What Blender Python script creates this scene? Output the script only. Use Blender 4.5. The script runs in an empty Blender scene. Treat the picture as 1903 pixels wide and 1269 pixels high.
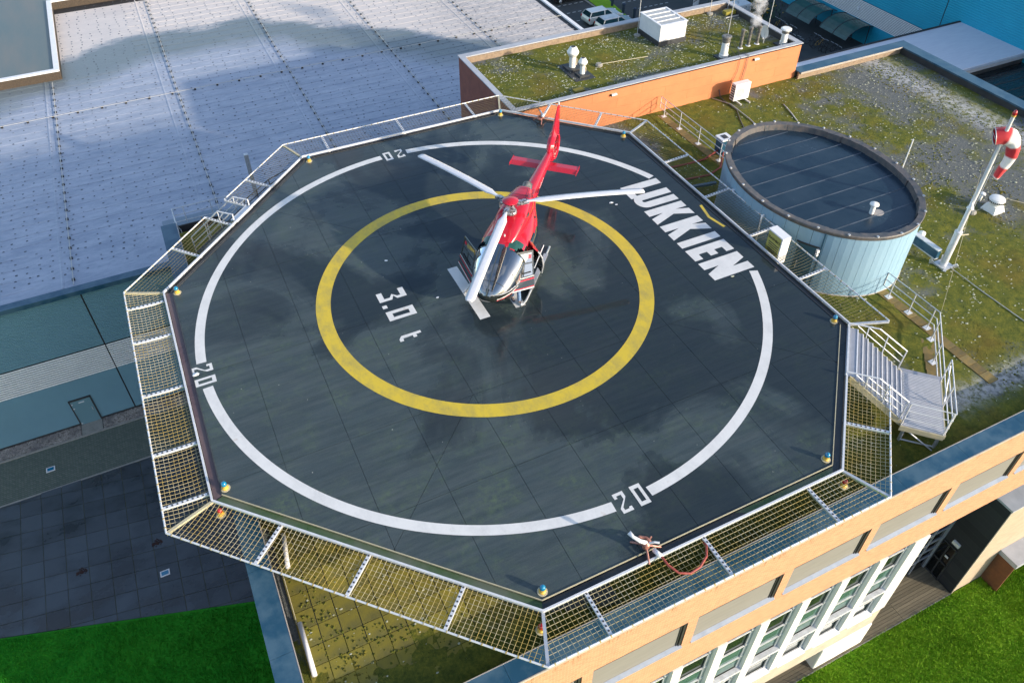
import bpy, math, random
import numpy as np
from mathutils import Vector, Matrix
random.seed(7); np.random.seed(7)
PI = math.pi; R = math.radians
S = bpy.context.scene
COL = S.collection

# ------------------------------------------------------------------ camera, sky, sun
cam = bpy.data.objects.new('camera', bpy.data.cameras.new('camera')); COL.objects.link(cam)
cam.location = (-9.206, -21.453, 20.389)
cam.rotation_euler = (R(90-42.055), R(-0.02), R(-25.741))
cam.data.sensor_width = 36; cam.data.lens = 27.735; cam.data.shift_y = -0.0415
cam.data.clip_start = 0.5; cam.data.clip_end = 4000
S.camera = cam
SUN_EL = R(16); SUN = Vector((0.62, -0.78, 0)).normalized()*math.cos(SUN_EL); SUN.z = math.sin(SUN_EL)
W = bpy.data.worlds.new('World'); S.world = W; W.use_nodes = True
wn = W.node_tree.nodes; wl = W.node_tree.links
for n_ in list(wn): wn.remove(n_)
sky = wn.new('ShaderNodeTexSky'); sky.sky_type = 'NISHITA'; sky.sun_disc = False
sky.sun_elevation = SUN_EL; sky.sun_rotation = math.atan2(SUN.x, SUN.y)
sky.air_density = 1.0; sky.dust_density = 1.5; sky.ozone_density = 2.0
bg = wn.new('ShaderNodeBackground'); bg.inputs['Strength'].default_value = 0.15
wo = wn.new('ShaderNodeOutputWorld')
# broken cloud over the whole sky dome
tcw = wn.new('ShaderNodeTexCoord'); nzw = wn.new('ShaderNodeTexNoise'); nzw.inputs['Scale'].default_value = 2.3; nzw.inputs['Detail'].default_value = 7; nzw.inputs['Roughness'].default_value = .55
mpw = wn.new('ShaderNodeMapping'); mpw.inputs['Scale'].default_value = (1, 1, 2.2); wl.new(tcw.outputs['Generated'], mpw.inputs[0]); wl.new(mpw.outputs[0], nzw.inputs['Vector'])
rpw = wn.new('ShaderNodeMapRange'); rpw.inputs[1].default_value = .52; rpw.inputs[2].default_value = .72; rpw.inputs[4].default_value = .6; wl.new(nzw.outputs[0], rpw.inputs[0])
mxw = wn.new('ShaderNodeMix'); mxw.data_type = 'RGBA'; mxw.inputs[7].default_value = (4.2, 4.25, 4.4, 1); wl.new(rpw.outputs[0], mxw.inputs[0]); wl.new(sky.outputs[0], mxw.inputs[6])
wl.new(mxw.outputs[2], bg.inputs[0]); wl.new(bg.outputs[0], wo.inputs[0])
sl = bpy.data.lights.new('sun', 'SUN'); sl.energy = 3.0; sl.angle = R(1.0); sl.color = (1, .86, .68)
so = bpy.data.objects.new('sun', sl); COL.objects.link(so)
so.rotation_euler = (-SUN).to_track_quat('-Z', 'Y').to_euler(); so.location = (60, -90, 70)
S.view_settings.view_transform = 'Standard'; S.view_settings.look = 'None'
S.view_settings.gamma = 1; S.view_settings.use_curve_mapping = False
S.view_settings.exposure = 1.1
S.cycles.max_bounces = 8; S.cycles.volume_bounces = 1

# ------------------------------------------------------------------ helpers: materials
class NT:
    def __init__(s, name):
        s.m = bpy.data.materials.new(name); s.m.use_nodes = True
        s.t = s.m.node_tree; s.n = s.t.nodes; s.l = s.t.links
        s.b = s.n['Principled BSDF']; s._tc = None
    def tc(s, k='Object'):
        if s._tc is None: s._tc = s.n.new('ShaderNodeTexCoord')
        return s._tc.outputs[k]
    def map(s, scale=(1, 1, 1), rot=(0, 0, 0), k='Object'):
        m = s.n.new('ShaderNodeMapping'); m.inputs['Scale'].default_value = scale; m.inputs['Rotation'].default_value = rot
        s.l.new(s.tc(k), m.inputs[0]); return m.outputs[0]
    def noise(s, scale, detail=5, rough=.6, vec=None, dist=0):
        t = s.n.new('ShaderNodeTexNoise'); t.inputs['Scale'].default_value = scale; t.inputs['Detail'].default_value = detail
        t.inputs['Roughness'].default_value = rough; t.inputs['Distortion'].default_value = dist
        s.l.new(vec if vec is not None else s.tc(), t.inputs['Vector']); return t.outputs['Fac']
    def vor(s, scale, vec=None, feature='F1', out='Distance'):
        t = s.n.new('ShaderNodeTexVoronoi'); t.inputs['Scale'].default_value = scale; t.feature = feature
        s.l.new(vec if vec is not None else s.tc(), t.inputs['Vector']); return t.outputs[out]
    def ramp(s, fac, stops):
        r = s.n.new('ShaderNodeValToRGB'); e = r.color_ramp.elements
        while len(e) < len(stops): e.new(.5)
        for i, (p, c) in enumerate(stops):
            e[i].position = p
            e[i].color = (c[0], c[1], c[2], 1) if isinstance(c, (tuple, list)) else (c, c, c, 1)
        s.l.new(fac, r.inputs[0]); return r.outputs[0]
    def mix(s, fac, a, b, mode='MIX'):
        m = s.n.new('ShaderNodeMix'); m.data_type = 'RGBA'; m.blend_type = mode
        for i, x in ((6, a), (7, b)):
            if isinstance(x, (tuple, list)): m.inputs[i].default_value = (x[0], x[1], x[2], 1)
            else: s.l.new(x, m.inputs[i])
        if isinstance(fac, (int, float)): m.inputs[0].default_value = fac
        else: s.l.new(fac, m.inputs[0])
        return m.outputs[2]
    def math(s, op, a, b=0.0, c=None):
        m = s.n.new('ShaderNodeMath'); m.operation = op
        for i, x in enumerate((a, b) if c is None else (a, b, c)):
            if isinstance(x, (int, float)): m.inputs[i].default_value = x
            else: s.l.new(x, m.inputs[i])
        return m.outputs[0]
    def sep(s, vec=None):
        x = s.n.new('ShaderNodeSeparateXYZ'); s.l.new(vec if vec is not None else s.tc(), x.inputs[0]); return x.outputs
    def bump(s, h, strength=.3, dist=.02):
        b = s.n.new('ShaderNodeBump'); b.inputs['Strength'].default_value = strength; b.inputs['Distance'].default_value = dist
        s.l.new(h, b.inputs['Height']); s.l.new(b.outputs[0], s.b.inputs['Normal'])
    def rand(s):
        o = s.n.new('ShaderNodeObjectInfo'); return o.outputs['Random']
    def set(s, **k):
        for key, v in k.items():
            key = {'col': 'Base Color', 'rough': 'Roughness', 'metal': 'Metallic', 'ior': 'IOR', 'coat': 'Coat Weight', 'coatr': 'Coat Roughness',
                   'spec': 'Specular IOR Level', 'alpha': 'Alpha', 'trans': 'Transmission Weight', 'sheen': 'Sheen Weight'}[key]
            if isinstance(v, (int, float)): s.b.inputs[key].default_value = v
            elif isinstance(v, (tuple, list)): s.b.inputs[key].default_value = (v[0], v[1], v[2], 1)
            else: s.l.new(v, s.b.inputs[key])
        return s.m

def mk(name, c1, c2=None, scale=4, rough=.5, r2=None, metal=0, bump=0, bscale=40, ramp=(.35, .65), coat=0, stretch=None, spec=None, objvar=0):
    t = NT(name); vec = t.map(stretch) if stretch else None
    f = t.noise(scale, 6, .62, vec)
    r = t.ramp(f, [(ramp[0], 0.0), (ramp[1], 1.0)])
    c2 = c2 or tuple(x*.75 for x in c1)
    col = t.mix(r, c1, c2)
    if objvar:
        v = t.math('MULTIPLY_ADD', t.rand(), objvar, 1-objvar/2)
        hs = t.n.new('ShaderNodeHueSaturation'); t.l.new(col, hs.inputs['Color']); t.l.new(v, hs.inputs['Value']); col = hs.outputs[0]
    t.set(col=col, metal=metal, coat=coat)
    if r2 is not None:
        m = t.n.new('ShaderNodeMapRange'); m.inputs['To Min'].default_value = rough; m.inputs['To Max'].default_value = r2
        t.l.new(r, m.inputs['Value']); t.set(rough=m.outputs[0])
    else: t.set(rough=rough)
    if spec is not None: t.set(spec=spec)
    if bump: t.bump(t.noise(bscale, 4, .6, vec), bump, .02)
    return t.m

M = {}
M['galv'] = mk('galvanised_steel', (.62, .64, .66), (.48, .50, .53), 9, .38, .55, .55)
M['galv_white'] = mk('pale_galvanised', (.72, .73, .75), (.58, .60, .63), 6, .45, .6, .25)
M['tan_steel'] = mk('mossy_steel', (.50, .44, .28), (.38, .36, .26), 5, .6)
M['tread'] = mk('steel_tread', (.40, .41, .46), (.30, .32, .36), 2.5, .4, .6, .35, .35, 120, ramp=(.3, .75))
M['white'] = mk('white_metal', (.78, .78, .79), (.70, .71, .73), 3, .4)
M['white_plastic'] = mk('white_plastic', (.80, .80, .78), (.70, .70, .66), 5, .35, ramp=(.4, .8))
M['grey_dark'] = mk('dark_grey', (.05, .053, .057), (.03, .032, .036), 6, .55)
M['black'] = mk('black_rubber', (.015, .016, .018), (.025, .025, .027), 8, .6)
M['red_rope'] = mk('red_hose', (.33, .06, .045), (.24, .045, .035), 12, .6)
M['red'] = mk('red_paint', (.52, .012, .03), (.47, .01, .025), 2, .16, coat=.6)
M['rotor'] = mk('rotor_white', (.68, .69, .73), (.62, .63, .67), 3, .42)
M['black_paint'] = mk('black_paint', (.012, .016, .014), (.02, .024, .02), 3, .08, coat=1)
M['stripe'] = mk('stripe_white', (.72, .70, .68), None, 3, .3)
M['metal_mech'] = mk('rotor_mechanism', (.55, .56, .58), (.12, .12, .13), 14, .35, metal=.7, ramp=(.45, .55))
M['seat'] = mk('dark_fabric', (.03, .03, .033), (.05, .05, .05), 40, .9)
M['jeans'] = mk('denim', (.16, .26, .42), (.07, .13, .25), 14, .85, bump=.4, bscale=50)
M['jacket'] = mk('navy_jacket', (.02, .025, .04), (.03, .035, .05), 10, .8)
M['skin'] = mk('skin', (.50, .32, .24), (.46, .28, .21), 6, .5)
M['shoe'] = mk('shoe', (.55, .54, .52), (.40, .40, .38), 20, .6)
M['shoe_dark'] = mk('dark_shoe', (.03, .04, .07), None, 20, .6)
M['hair'] = mk('hair', (.05, .03, .02), None, 30, .6)
M['coping'] = mk('coping_zinc', (.016, .070, .125), (.055, .12, .175), 1.1, .3, .45, .0, ramp=(.42, .6))
M['coping_edge'] = mk('coping_edge', (.42, .38, .33), (.33, .30, .28), 3, .5)
M['plinth'] = mk('render_beige', (.47, .42, .34), (.40, .35, .28), 1.2, .8, bump=.15, bscale=60)
M['white_render'] = mk('white_render', (.80, .78, .73), (.73, .70, .64), .8, .7)
M['pier'] = mk('white_pier', (.80, .80, .79), (.74, .74, .73), 2, .4)
M['sill'] = mk('sill_grey', (.36, .40, .46), (.30, .34, .40), 3, .4, metal=.3)
M['frame'] = mk('frame_white', (.70, .71, .73), None, 4, .4)
M['spandrel'] = mk('green_glass_panel', (.06, .13, .115), (.045, .10, .09), 2, .08)
M['blind'] = mk('roller_blind', (.205, .20, .19), (.175, .17, .16), 1.0, .75, stretch=(1, 1, 14), ramp=(.3, .7))
M['corten'] = mk('corten', (.20, .075, .03), (.13, .05, .025), 3, .8)
M['grey_slab'] = mk('grey_roof_metal', (.42, .44, .48), (.34, .36, .40), 1.5, .5)
M['brown_brick'] = mk('parapet_brick', (.30, .22, .15), (.22, .16, .11), 5, .85, bump=.3, bscale=20)
M['bitumen'] = mk('bitumen_upstand', (.03, .033, .037), (.055, .055, .055), 2.2, .5, .7)
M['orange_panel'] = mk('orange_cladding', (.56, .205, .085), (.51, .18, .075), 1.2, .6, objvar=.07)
M['orange_panel_shaded'] = mk('orange_cladding_shaded', (.26, .085, .055), (.20, .065, .045), 2, .7)  # orange cladding darkened for the side turned away from the sun
M['hall_blue'] = mk('hall_cladding', (.19, .345, .41), (.17, .31, .37), .4, .42, metal=.3, ramp=(.3, .7))
M['hall_teal'] = mk('teal_cladding', (.008, .36, .53), (.006, .32, .48), .5, .5, ramp=(.3, .7))
M['slat'] = mk('white_slat', (.88, .88, .88), (.82, .82, .83), 2, .45)
M['tank_wall'] = mk('tank_cladding', (.26, .41, .53), (.23, .38, .50), 1.2, .45, ramp=(.3, .7))
M['tank_rim'] = mk('tank_rim', (.14, .12, .11), (.06, .07, .08), 3.5, .55, bump=.4, bscale=14)
M['tank_door'] = mk('tank_door', (.05, .13, .19), (.04, .11, .16), 2, .4)
M['concrete'] = mk('concrete', (.34, .32, .28), (.25, .24, .21), 6, .9, bump=.3, bscale=30)
M['kerb'] = mk('kerb_concrete', (.36, .34, .31), (.28, .27, .24), 4, .9)
M['walk_tile'] = mk('ochre_tile', (.235, .155, .045), (.15, .12, .05), 5, .85, bump=.3, bscale=30, objvar=.5)
M['steam_pipe'] = mk('flue_steel', (.26, .25, .23), (.07, .07, .07), 6, .5, metal=.4, ramp=(.4, .65))
M['yellow_plastic'] = mk('yellow_housing', (.62, .40, .06), (.55, .34, .05), 8, .5)
M['copper'] = mk('copper_nozzle', (.46, .22, .17), (.30, .13, .10), 12, .4, metal=.5)
M['tyre'] = mk('tyre', (.02, .02, .02), None, 20, .8)
M['car_white'] = mk('car_white', (.76, .75, .72), (.72, .71, .68), 2, .2, coat=1)
M['car_black'] = mk('car_black', (.012, .013, .015), None, 2, .15, coat=1)
M['car_silver'] = mk('car_silver', (.62, .60, .58), None, 2, .2, metal=.3, coat=1)
M['car_glass'] = mk('car_glass', (.015, .05, .06), None, 2, .05)
M['bollard'] = mk('bollard_blue', (.03, .05, .09), None, 5, .5)
M['bike'] = mk('bike_frame', (.02, .025, .04), (.05, .05, .06), 8, .4)
M['bike_yellow'] = mk('bike_yellow', (.50, .28, .03), None, 8, .5)
M['shelter'] = mk('shelter_roof', (.03, .075, .065), (.045, .10, .085), 2, .15)
M['soil'] = mk('soil', (.09, .065, .045), (.05, .04, .03), 10, .95)
M['annex_roof'] = mk('white_membrane', (.60, .63, .70), (.54, .57, .65), .7, .5, stretch=(1, 6, 1))
M['annex_dark'] = mk('wet_bitumen', (.010, .014, .016), (.02, .025, .028), .8, .12, .4, stretch=(.5, 4, 1))
M['green_roof'] = mk('raised_roof_membrane', (.105, .145, .15), (.15, .16, .15), .22, .5, stretch=(3, .6, 1))
M['cable'] = mk('cable_grey', (.10, .10, .10), None, 10, .6)
M['cable_w'] = mk('cable_pale', (.52, .52, .50), None, 10, .6)
M['paint_w'] = None

def glass_mat(name, tint, rough=.03, k=.4):
    t = NT(name); tr = t.n.new('ShaderNodeBsdfTransparent'); tr.inputs[0].default_value = (*tint, 1)
    gl = t.n.new('ShaderNodeBsdfGlossy'); gl.inputs['Roughness'].default_value = rough
    fr = t.n.new('ShaderNodeFresnel'); fr.inputs[0].default_value = 1.5
    mr = t.math('MULTIPLY_ADD', fr.outputs[0], 1-k, k)
    mx = t.n.new('ShaderNodeMixShader'); t.l.new(mr, mx.inputs[0]); t.l.new(tr.outputs[0], mx.inputs[1]); t.l.new(gl.outputs[0], mx.inputs[2])
    t.l.new(mx.outputs[0], t.n['Material Output'].inputs[0]); return t.m
M['glass'] = glass_mat('cabin_glass', (.12, .20, .28), .015, .42)
M['door_glass'] = glass_mat('door_glass', (.30, .38, .42), .02, .42)
M['win_glass'] = mk('window_glass', (.010, .018, .014), (.02, .03, .022), 1.5, .04)
M['dark_glass'] = mk('entrance_glass', (.006, .008, .010), None, 2, .05)
M['green_glass'] = mk('overhead_window', (.02, .07, .06), (.03, .10, .09), 4, .05)

def emis_free_lens(name, col):
    return mk(name, col, tuple(c*.8 for c in col), 4, .08, coat=1)
M['lens_blue'] = emis_free_lens('lens_blue', (.0, .19, .36))
M['lens_red'] = emis_free_lens('lens_red', (.45, .01, .02))

def m_deck():
    t = NT('deck_membrane')
    big = t.noise(.16, 5, .55, None, .6); mid = t.noise(.9, 6, .65); fine = t.noise(7, 6, .7)
    st = t.noise(1.2, 6, .7, t.map((.35, 2.6, 1)))
    wet = t.ramp(t.math('MULTIPLY_ADD', t.sep()[0], .012, big), [(.44, 0.0), (.52, 1.0)])  # puddles by noise; x slope paints the darker sky reflection on the right
    alg = t.math('MULTIPLY', t.ramp(mid, [(.45, 0.0), (.68, 1.0)]), t.ramp(fine, [(.40, 0.0), (.66, 1.0)]))
    c = t.mix(t.ramp(st, [(.35, 0.0), (.7, 1.0)]), (.040, .060, .069), (.068, .086, .090))
    yg = t.math('MULTIPLY_ADD', t.sep()[1], -.02, .55)
    sw = t.noise(1.0, 7, .75, t.map((.45, 5.5, 1), (0, 0, R(14))))
    c = t.mix(t.math('MULTIPLY', t.ramp(sw, [(.42, 0.0), (.62, 1.0)]), .55), c, (.020, .032, .036))
    c = t.mix(t.math('MULTIPLY', t.ramp(t.noise(24, 4, .8), [(.45, 0.0), (.7, 1.0)]), .35), c, (.095, .115, .105))
    c = t.mix(t.math('MULTIPLY', alg, yg), c, (.085, .125, .070))
    spk = t.ramp(t.vor(2.6), [(.035, 1.0), (.055, 0.0)])
    spk = t.math('MULTIPLY', spk, t.ramp(t.noise(.5, 2), [(.52, 0.0), (.58, 1.0)]))
    c = t.mix(t.math('MULTIPLY', spk, .8), c, (.5, .5, .46))
    c = t.mix(t.math('MULTIPLY', wet, .72), c, (.012, .019, .026))
    rr = t.math('MULTIPLY_ADD', t.math('SUBTRACT', 1.0, wet), .34, .035)
    rr = t.math('MULTIPLY_ADD', alg, .12, rr)
    t.set(col=c, rough=rr, ior=1.42)
    t.bump(t.math('MULTIPLY', t.noise(22, 4, .7), t.math('SUBTRACT', 1.0, wet)), .16, .012)
    return t.m
M['deck'] = m_deck()

def m_paint(name, col, worn, amt=.5):
    t = NT(name); f = t.noise(1.4, 7, .7, t.map((1.6, 1, 1))); g = t.noise(16, 5, .7)
    r = t.math('MULTIPLY', t.ramp(f, [(.42, 0.0), (.68, 1.0)]), t.ramp(g, [(.25, .35), (.7, 1.0)]))
    c = t.mix(t.math('MULTIPLY', r, amt), col, worn)
    ru = t.ramp(t.noise(2.3, 5, .6), [(.66, 0.0), (.74, 1.0)])
    c = t.mix(t.math('MULTIPLY', ru, .35), c, (.36, .22, .12))
    t.set(col=c, rough=.5); t.bump(g, .12, .01); return t.m
M['paint_w'] = m_paint('white_marking', (.66, .66, .65), (.42, .43, .43), .55)
M['paint_y'] = m_paint('yellow_marking', (.60, .44, .035), (.22, .20, .09), .75)
M['paint_road'] = m_paint('road_marking', (.6, .6, .58), (.3, .3, .3), .5)

def m_gutter(name, a, b):
    t = NT(name); f = t.noise(.7, 6, .65); r = t.ramp(f, [(.38, 0.0), (.62, 1.0)])
    c = t.mix(r, a, b); t.set(col=c, rough=t.math('MULTIPLY_ADD', r, .3, .25)); return t.m
M['gutter'] = m_gutter('gutter_wet', (.016, .024, .032), (.05, .055, .06))
M['gutter_green'] = m_gutter('gutter_algae', (.045, .095, .03), (.10, .125, .09))
M['gutter_purple'] = m_gutter('gutter_brown', (.085, .055, .062), (.11, .08, .085))

def m_moss(name):
    t = NT(name)
    a = t.n.new('ShaderNodeAttribute'); a.attribute_name = 'moss'
    f = t.noise(2.2, 8, .7); g = t.noise(11, 6, .7); h = t.noise(.35, 4, .6)
    grav = t.ramp(g, [(.3, (.075, .085, .085)), (.55, (.145, .155, .15)), (.75, (.25, .255, .235))])
    green = t.ramp(t.math('ADD', t.math('MULTIPLY', f, .55), t.math('MULTIPLY', g, .45)),
                   [(.30, (.030, .046, .012)), (.46, (.090, .108, .018)), (.60, (.18, .175, .024)), (.76, (.31, .27, .045))])
    warm = t.mix(t.math('MULTIPLY', t.ramp(h, [(.5, 0.0), (.72, 1.0)]), .55), green, (.185, .115, .022))
    k = t.ramp(t.math('MULTIPLY_ADD', t.math('SUBTRACT', g, .5), .5, a.outputs['Fac']), [(.38, 0.0), (.56, 1.0)])
    c = t.mix(k, grav, warm)
    sc = t.sep(a.outputs['Color']) if False else None
    d = t.n.new('ShaderNodeAttribute'); d.attribute_name = 'pale'
    dp = t.math('MULTIPLY', d.outputs['Fac'], t.ramp(t.noise(3.5, 6, .75), [(.40, 0.0), (.56, 1.0)]))
    c = t.mix(dp, c, (.46, .46, .46))
    t.set(col=c, rough=.92, spec=.2)
    t.bump(t.noise(26, 6, .75), .85, .05); return t.m
M['moss'] = m_moss('mossy_roof')
M['pebble'] = mk('pale_lichen', (.50, .50, .40), (.36, .38, .24), 3, .9, ramp=(.3, .7))
M['roof_tile'] = mk('algae_tile', (.25, .21, .022), (.14, .13, .035), 1.1, .8, bump=.25, bscale=26, objvar=.45)

def m_membrane():
    t = NT('hall_membrane'); xyz = t.sep()
    n1 = t.noise(.12, 6, .65); n2 = t.noise(.9, 7, .7, t.map((.5, 1.6, 1))); n3 = t.noise(5, 5, .7, t.map((.6, 2, 1)))
    # wet band: a wavy front across the roof, running down to the right; below it frost with blue shade in its colour, above it dry and tinted sunlit
    d = t.math('SUBTRACT', xyz[1], 27.6)
    drop = t.math('MULTIPLY', t.math('MAXIMUM', t.math('SUBTRACT', xyz[0], 15.0), 0.0), .78)
    d = t.math('ADD', d, drop)
    bend = t.math('MULTIPLY', t.math('MAXIMUM', t.math('SUBTRACT', 6.5, xyz[0]), 0.0), .35)
    d = t.math('ADD', d, bend)
    d = t.math('MULTIPLY_ADD', t.math('SUBTRACT', n1, .5), 7.0, d)
    d = t.math('MULTIPLY_ADD', t.math('SUBTRACT', n2, .5), 4.0, d)
    m = t.n.new('ShaderNodeMapRange'); m.inputs[1].default_value = -12; m.inputs[2].default_value = 12; t.l.new(d, m.inputs[0])
    band = t.ramp(m.outputs[0], [(.40, 0.0), (.53, 1.0), (.66, 1.0), (.72, 0.0)])
    dry = t.ramp(m.outputs[0], [(.66, 0.0), (.72, 1.0)])
    frost = t.mix(t.ramp(n2, [(.28, 0.0), (.72, 1.0)]), (.23, .275, .37), (.40, .44, .53))
    frost = t.mix(t.math('MULTIPLY', t.ramp(n3, [(.5, 0.0), (.7, 1.0)]), .5), frost, (.17, .22, .28))
    c = t.mix(dry, frost, t.mix(t.ramp(n2, [(.3, 0.0), (.7, 1.0)]), (.66, .60, .56), (.54, .50, .48)))
    c = t.mix(t.math('MULTIPLY', band, .88), c, (.12, .155, .165))
    east = t.n.new('ShaderNodeMapRange'); east.inputs[1].default_value = 27; east.inputs[2].default_value = 33; t.l.new(xyz[0], east.inputs[0])
    c = t.mix(t.math('MULTIPLY', east.outputs[0], t.ramp(n3, [(.4, 0.0), (.62, .65)])), c, (.20, .20, .21))
    t.set(col=c, rough=t.math('MULTIPLY_ADD', band, -.15, .5)); t.bump(t.math('ADD', n3, t.noise(1.4, 4)), .4, .04)
    return t.m
M['membrane'] = m_membrane()
M['patch'] = mk('smooth_membrane', (.16, .215, .27), (.20, .26, .32), .5, .45)

def m_brick(name, ca, cb, mort, w=.22, h=.065, bump=.5, rot=(R(90), 0, 0), stain=False):
    t = NT(name); br = t.n.new('ShaderNodeTexBrick')
    br.inputs['Color1'].default_value = (*ca, 1); br.inputs['Color2'].default_value = (*cb, 1); br.inputs['Mortar'].default_value = (*mort, 1)
    br.inputs['Scale'].default_value = 1; br.inputs['Brick Width'].default_value = w; br.inputs['Row Height'].default_value = h; br.inputs['Mortar Size'].default_value = .008
    t.l.new(t.map((1, 1, 1), rot), br.inputs['Vector'])
    n = t.noise(3, 6, .7); c = t.mix(t.math('MULTIPLY', n, .25), br.outputs['Color'], cb)
    if stain:   # dirt runs that hang below the coping
        z = t.sep()[2]; top = t.n.new('ShaderNodeMapRange'); top.inputs[1].default_value = 13.7; top.inputs[2].default_value = 14.85
        t.l.new(z, top.inputs[0])
        s1 = t.noise(9, 4, .7, t.map((1, 1, .18))); s2 = t.noise(30, 3, .6, t.map((1, 1, .6)))
        k = t.math('ADD', t.math('MULTIPLY', s1, .65), t.math('MULTIPLY', s2, .35))
        k = t.math('MULTIPLY_ADD', top.outputs[0], .27, k)
        c = t.mix(t.math('MULTIPLY', t.ramp(k, [(.70, 0.0), (.74, 1.0)]), .7), c, (.11, .085, .03))
    t.set(col=c, rough=.85); t.bump(br.outputs['Fac'], -bump, .012); return t.m
M['brick'] = m_brick('orange_brick', (.54, .26, .14), (.41, .175, .09), (.52, .36, .24), stain=True)
M['dark_brick'] = m_brick('black_brick', (.018, .020, .023), (.03, .032, .036), (.045, .045, .045), .42, .14, .7, (R(90), 0, R(90)))
M['beige_brick'] = m_brick('beige_brick', (.45, .36, .26), (.36, .29, .21), (.36, .32, .26), .34, .10, .4)
M['paver'] = m_brick('herringbone_paving', (.10, .125, .105), (.15, .165, .14), (.04, .065, .035), .21, .105, .5, (0, 0, R(45)))
M['slab'] = None
def m_slab():
    t = NT('wet_slab'); n = t.noise(.35, 6, .6, t.map((1, 1.6, 1))); f = t.noise(6, 6, .7)
    w = t.ramp(n, [(.42, 0.0), (.6, 1.0)])
    c = t.mix(w, (.058, .074, .092), (.018, .026, .034)); c = t.mix(t.math('MULTIPLY', f, .3), c, (.10, .12, .14))
    v = t.math('MULTIPLY_ADD', t.rand(), .35, .82); hs = t.n.new('ShaderNodeHueSaturation'); t.l.new(c, hs.inputs['Color']); t.l.new(v, hs.inputs['Value'])
    t.set(col=hs.outputs[0], rough=t.math('MULTIPLY_ADD', w, -.28, .5)); t.bump(f, .2, .01); return t.m
M['slab'] = m_slab()
M['joint'] = mk('mossy_joint', (.08, .095, .04), (.12, .115, .075), 3, .95)
M['asphalt'] = mk('asphalt', (.045, .050, .052), (.06, .064, .066), .8, .8, bump=.2, bscale=60)
M['gravel'] = mk('gravel', (.30, .25, .20), (.10, .09, .085), 26, .9, bump=.8, bscale=30, ramp=(.35, .65))
M['gravel_stone'] = mk('gravel_stone', (.46, .40, .34), (.20, .18, .17), 2, .85, objvar=.4)
def m_grass(name, a, b, c_):
    t = NT(name); n = t.noise(.45, 6, .65); f = t.noise(9, 6, .7)
    c = t.mix(t.ramp(n, [(.32, 0.0), (.68, 1.0)]), a, b); c = t.mix(t.math('MULTIPLY', t.ramp(f, [(.5, 0.0), (.75, 1.0)]), .6), c, c_)
    t.set(col=c, rough=.85, spec=.2); t.bump(f, .7, .06); return t.m
M['grass'] = m_grass('lawn_shaded', (.012, .21, .010), (.030, .27, .014), (.08, .25, .02))  # left lawn: darker copy with the building's shade in its colour
M['grass_lit'] = m_grass('lawn_sunlit', (.12, .30, .010), (.22, .40, .018), (.32, .38, .06))  # same grass brightened and yellowed as if sunlit
def m_wood(name, a, b):
    t = NT(name); g = t.noise(3, 8, .7, t.map((.6, 14, 14))); h = t.noise(.8, 4)
    c = t.mix(t.ramp(g, [(.3, 0.0), (.7, 1.0)]), a, b); c = t.mix(t.math('MULTIPLY', h, .35), c, (.10, .11, .06))
    v = t.math('MULTIPLY_ADD', t.rand(), .45, .78); hs = t.n.new('ShaderNodeHueSaturation'); t.l.new(c, hs.inputs['Color']); t.l.new(v, hs.inputs['Value'])
    t.set(col=hs.outputs[0], rough=.75); t.bump(g, .3, .01); return t.m
M['wood'] = m_wood('weathered_board', (.20, .165, .115), (.12, .10, .07))
def m_pool():
    t = NT('tank_membrane'); n = t.noise(.5, 6, .65); f = t.noise(5, 5, .7, t.map((2, .5, 1)))
    c = t.mix(t.ramp(n, [(.35, 0.0), (.65, 1.0)]), (.010, .026, .045), (.024, .044, .066))
    t.set(col=c, rough=t.math('MULTIPLY_ADD', n, .5, -.05), ior=1.4); t.bump(f, .3, .02); return t.m
M['pool'] = m_pool()
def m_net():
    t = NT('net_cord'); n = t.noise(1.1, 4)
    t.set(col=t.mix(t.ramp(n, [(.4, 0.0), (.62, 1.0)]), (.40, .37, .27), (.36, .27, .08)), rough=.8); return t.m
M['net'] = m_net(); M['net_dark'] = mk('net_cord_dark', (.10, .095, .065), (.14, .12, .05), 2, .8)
def m_sock():
    t = NT('windsock_cloth'); a = t.n.new('ShaderNodeAttribute'); a.attribute_name = 'band'
    t.set(col=t.mix(a.outputs['Fac'], (.55, .02, .03), (.82, .78, .76)), rough=.7, sheen=.2); return t.m
M['sock'] = m_sock()
def m_steam():
    m = bpy.data.materials.new('steam'); m.use_nodes = True; t = m.node_tree; n = t.nodes; l = t.links
    for x in list(n): n.remove(x)
    o = n.new('ShaderNodeOutputMaterial'); v = n.new('ShaderNodeVolumePrincipled'); v.inputs['Color'].default_value = (.93, .93, .95, 1)
    tc = n.new('ShaderNodeTexCoord'); no = n.new('ShaderNodeTexNoise'); no.inputs['Scale'].default_value = 1.6; no.inputs['Detail'].default_value = 6; no.inputs['Roughness'].default_value = .65
    l.new(tc.outputs['Object'], no.inputs['Vector'])
    r = n.new('ShaderNodeMapRange'); r.inputs[1].default_value = .46; r.inputs[2].default_value = .68; r.inputs[3].default_value = 0; r.inputs[4].default_value = 3.4
    l.new(no.outputs[0], r.inputs[0]); l.new(r.outputs[0], v.inputs['Density']); l.new(v.outputs[0], o.inputs['Volume']); return m
M['steam'] = m_steam()
M['sign_y'] = mk('sign_yellow', (.42, .40, .09), (.36, .35, .10), 3, .6)

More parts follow.
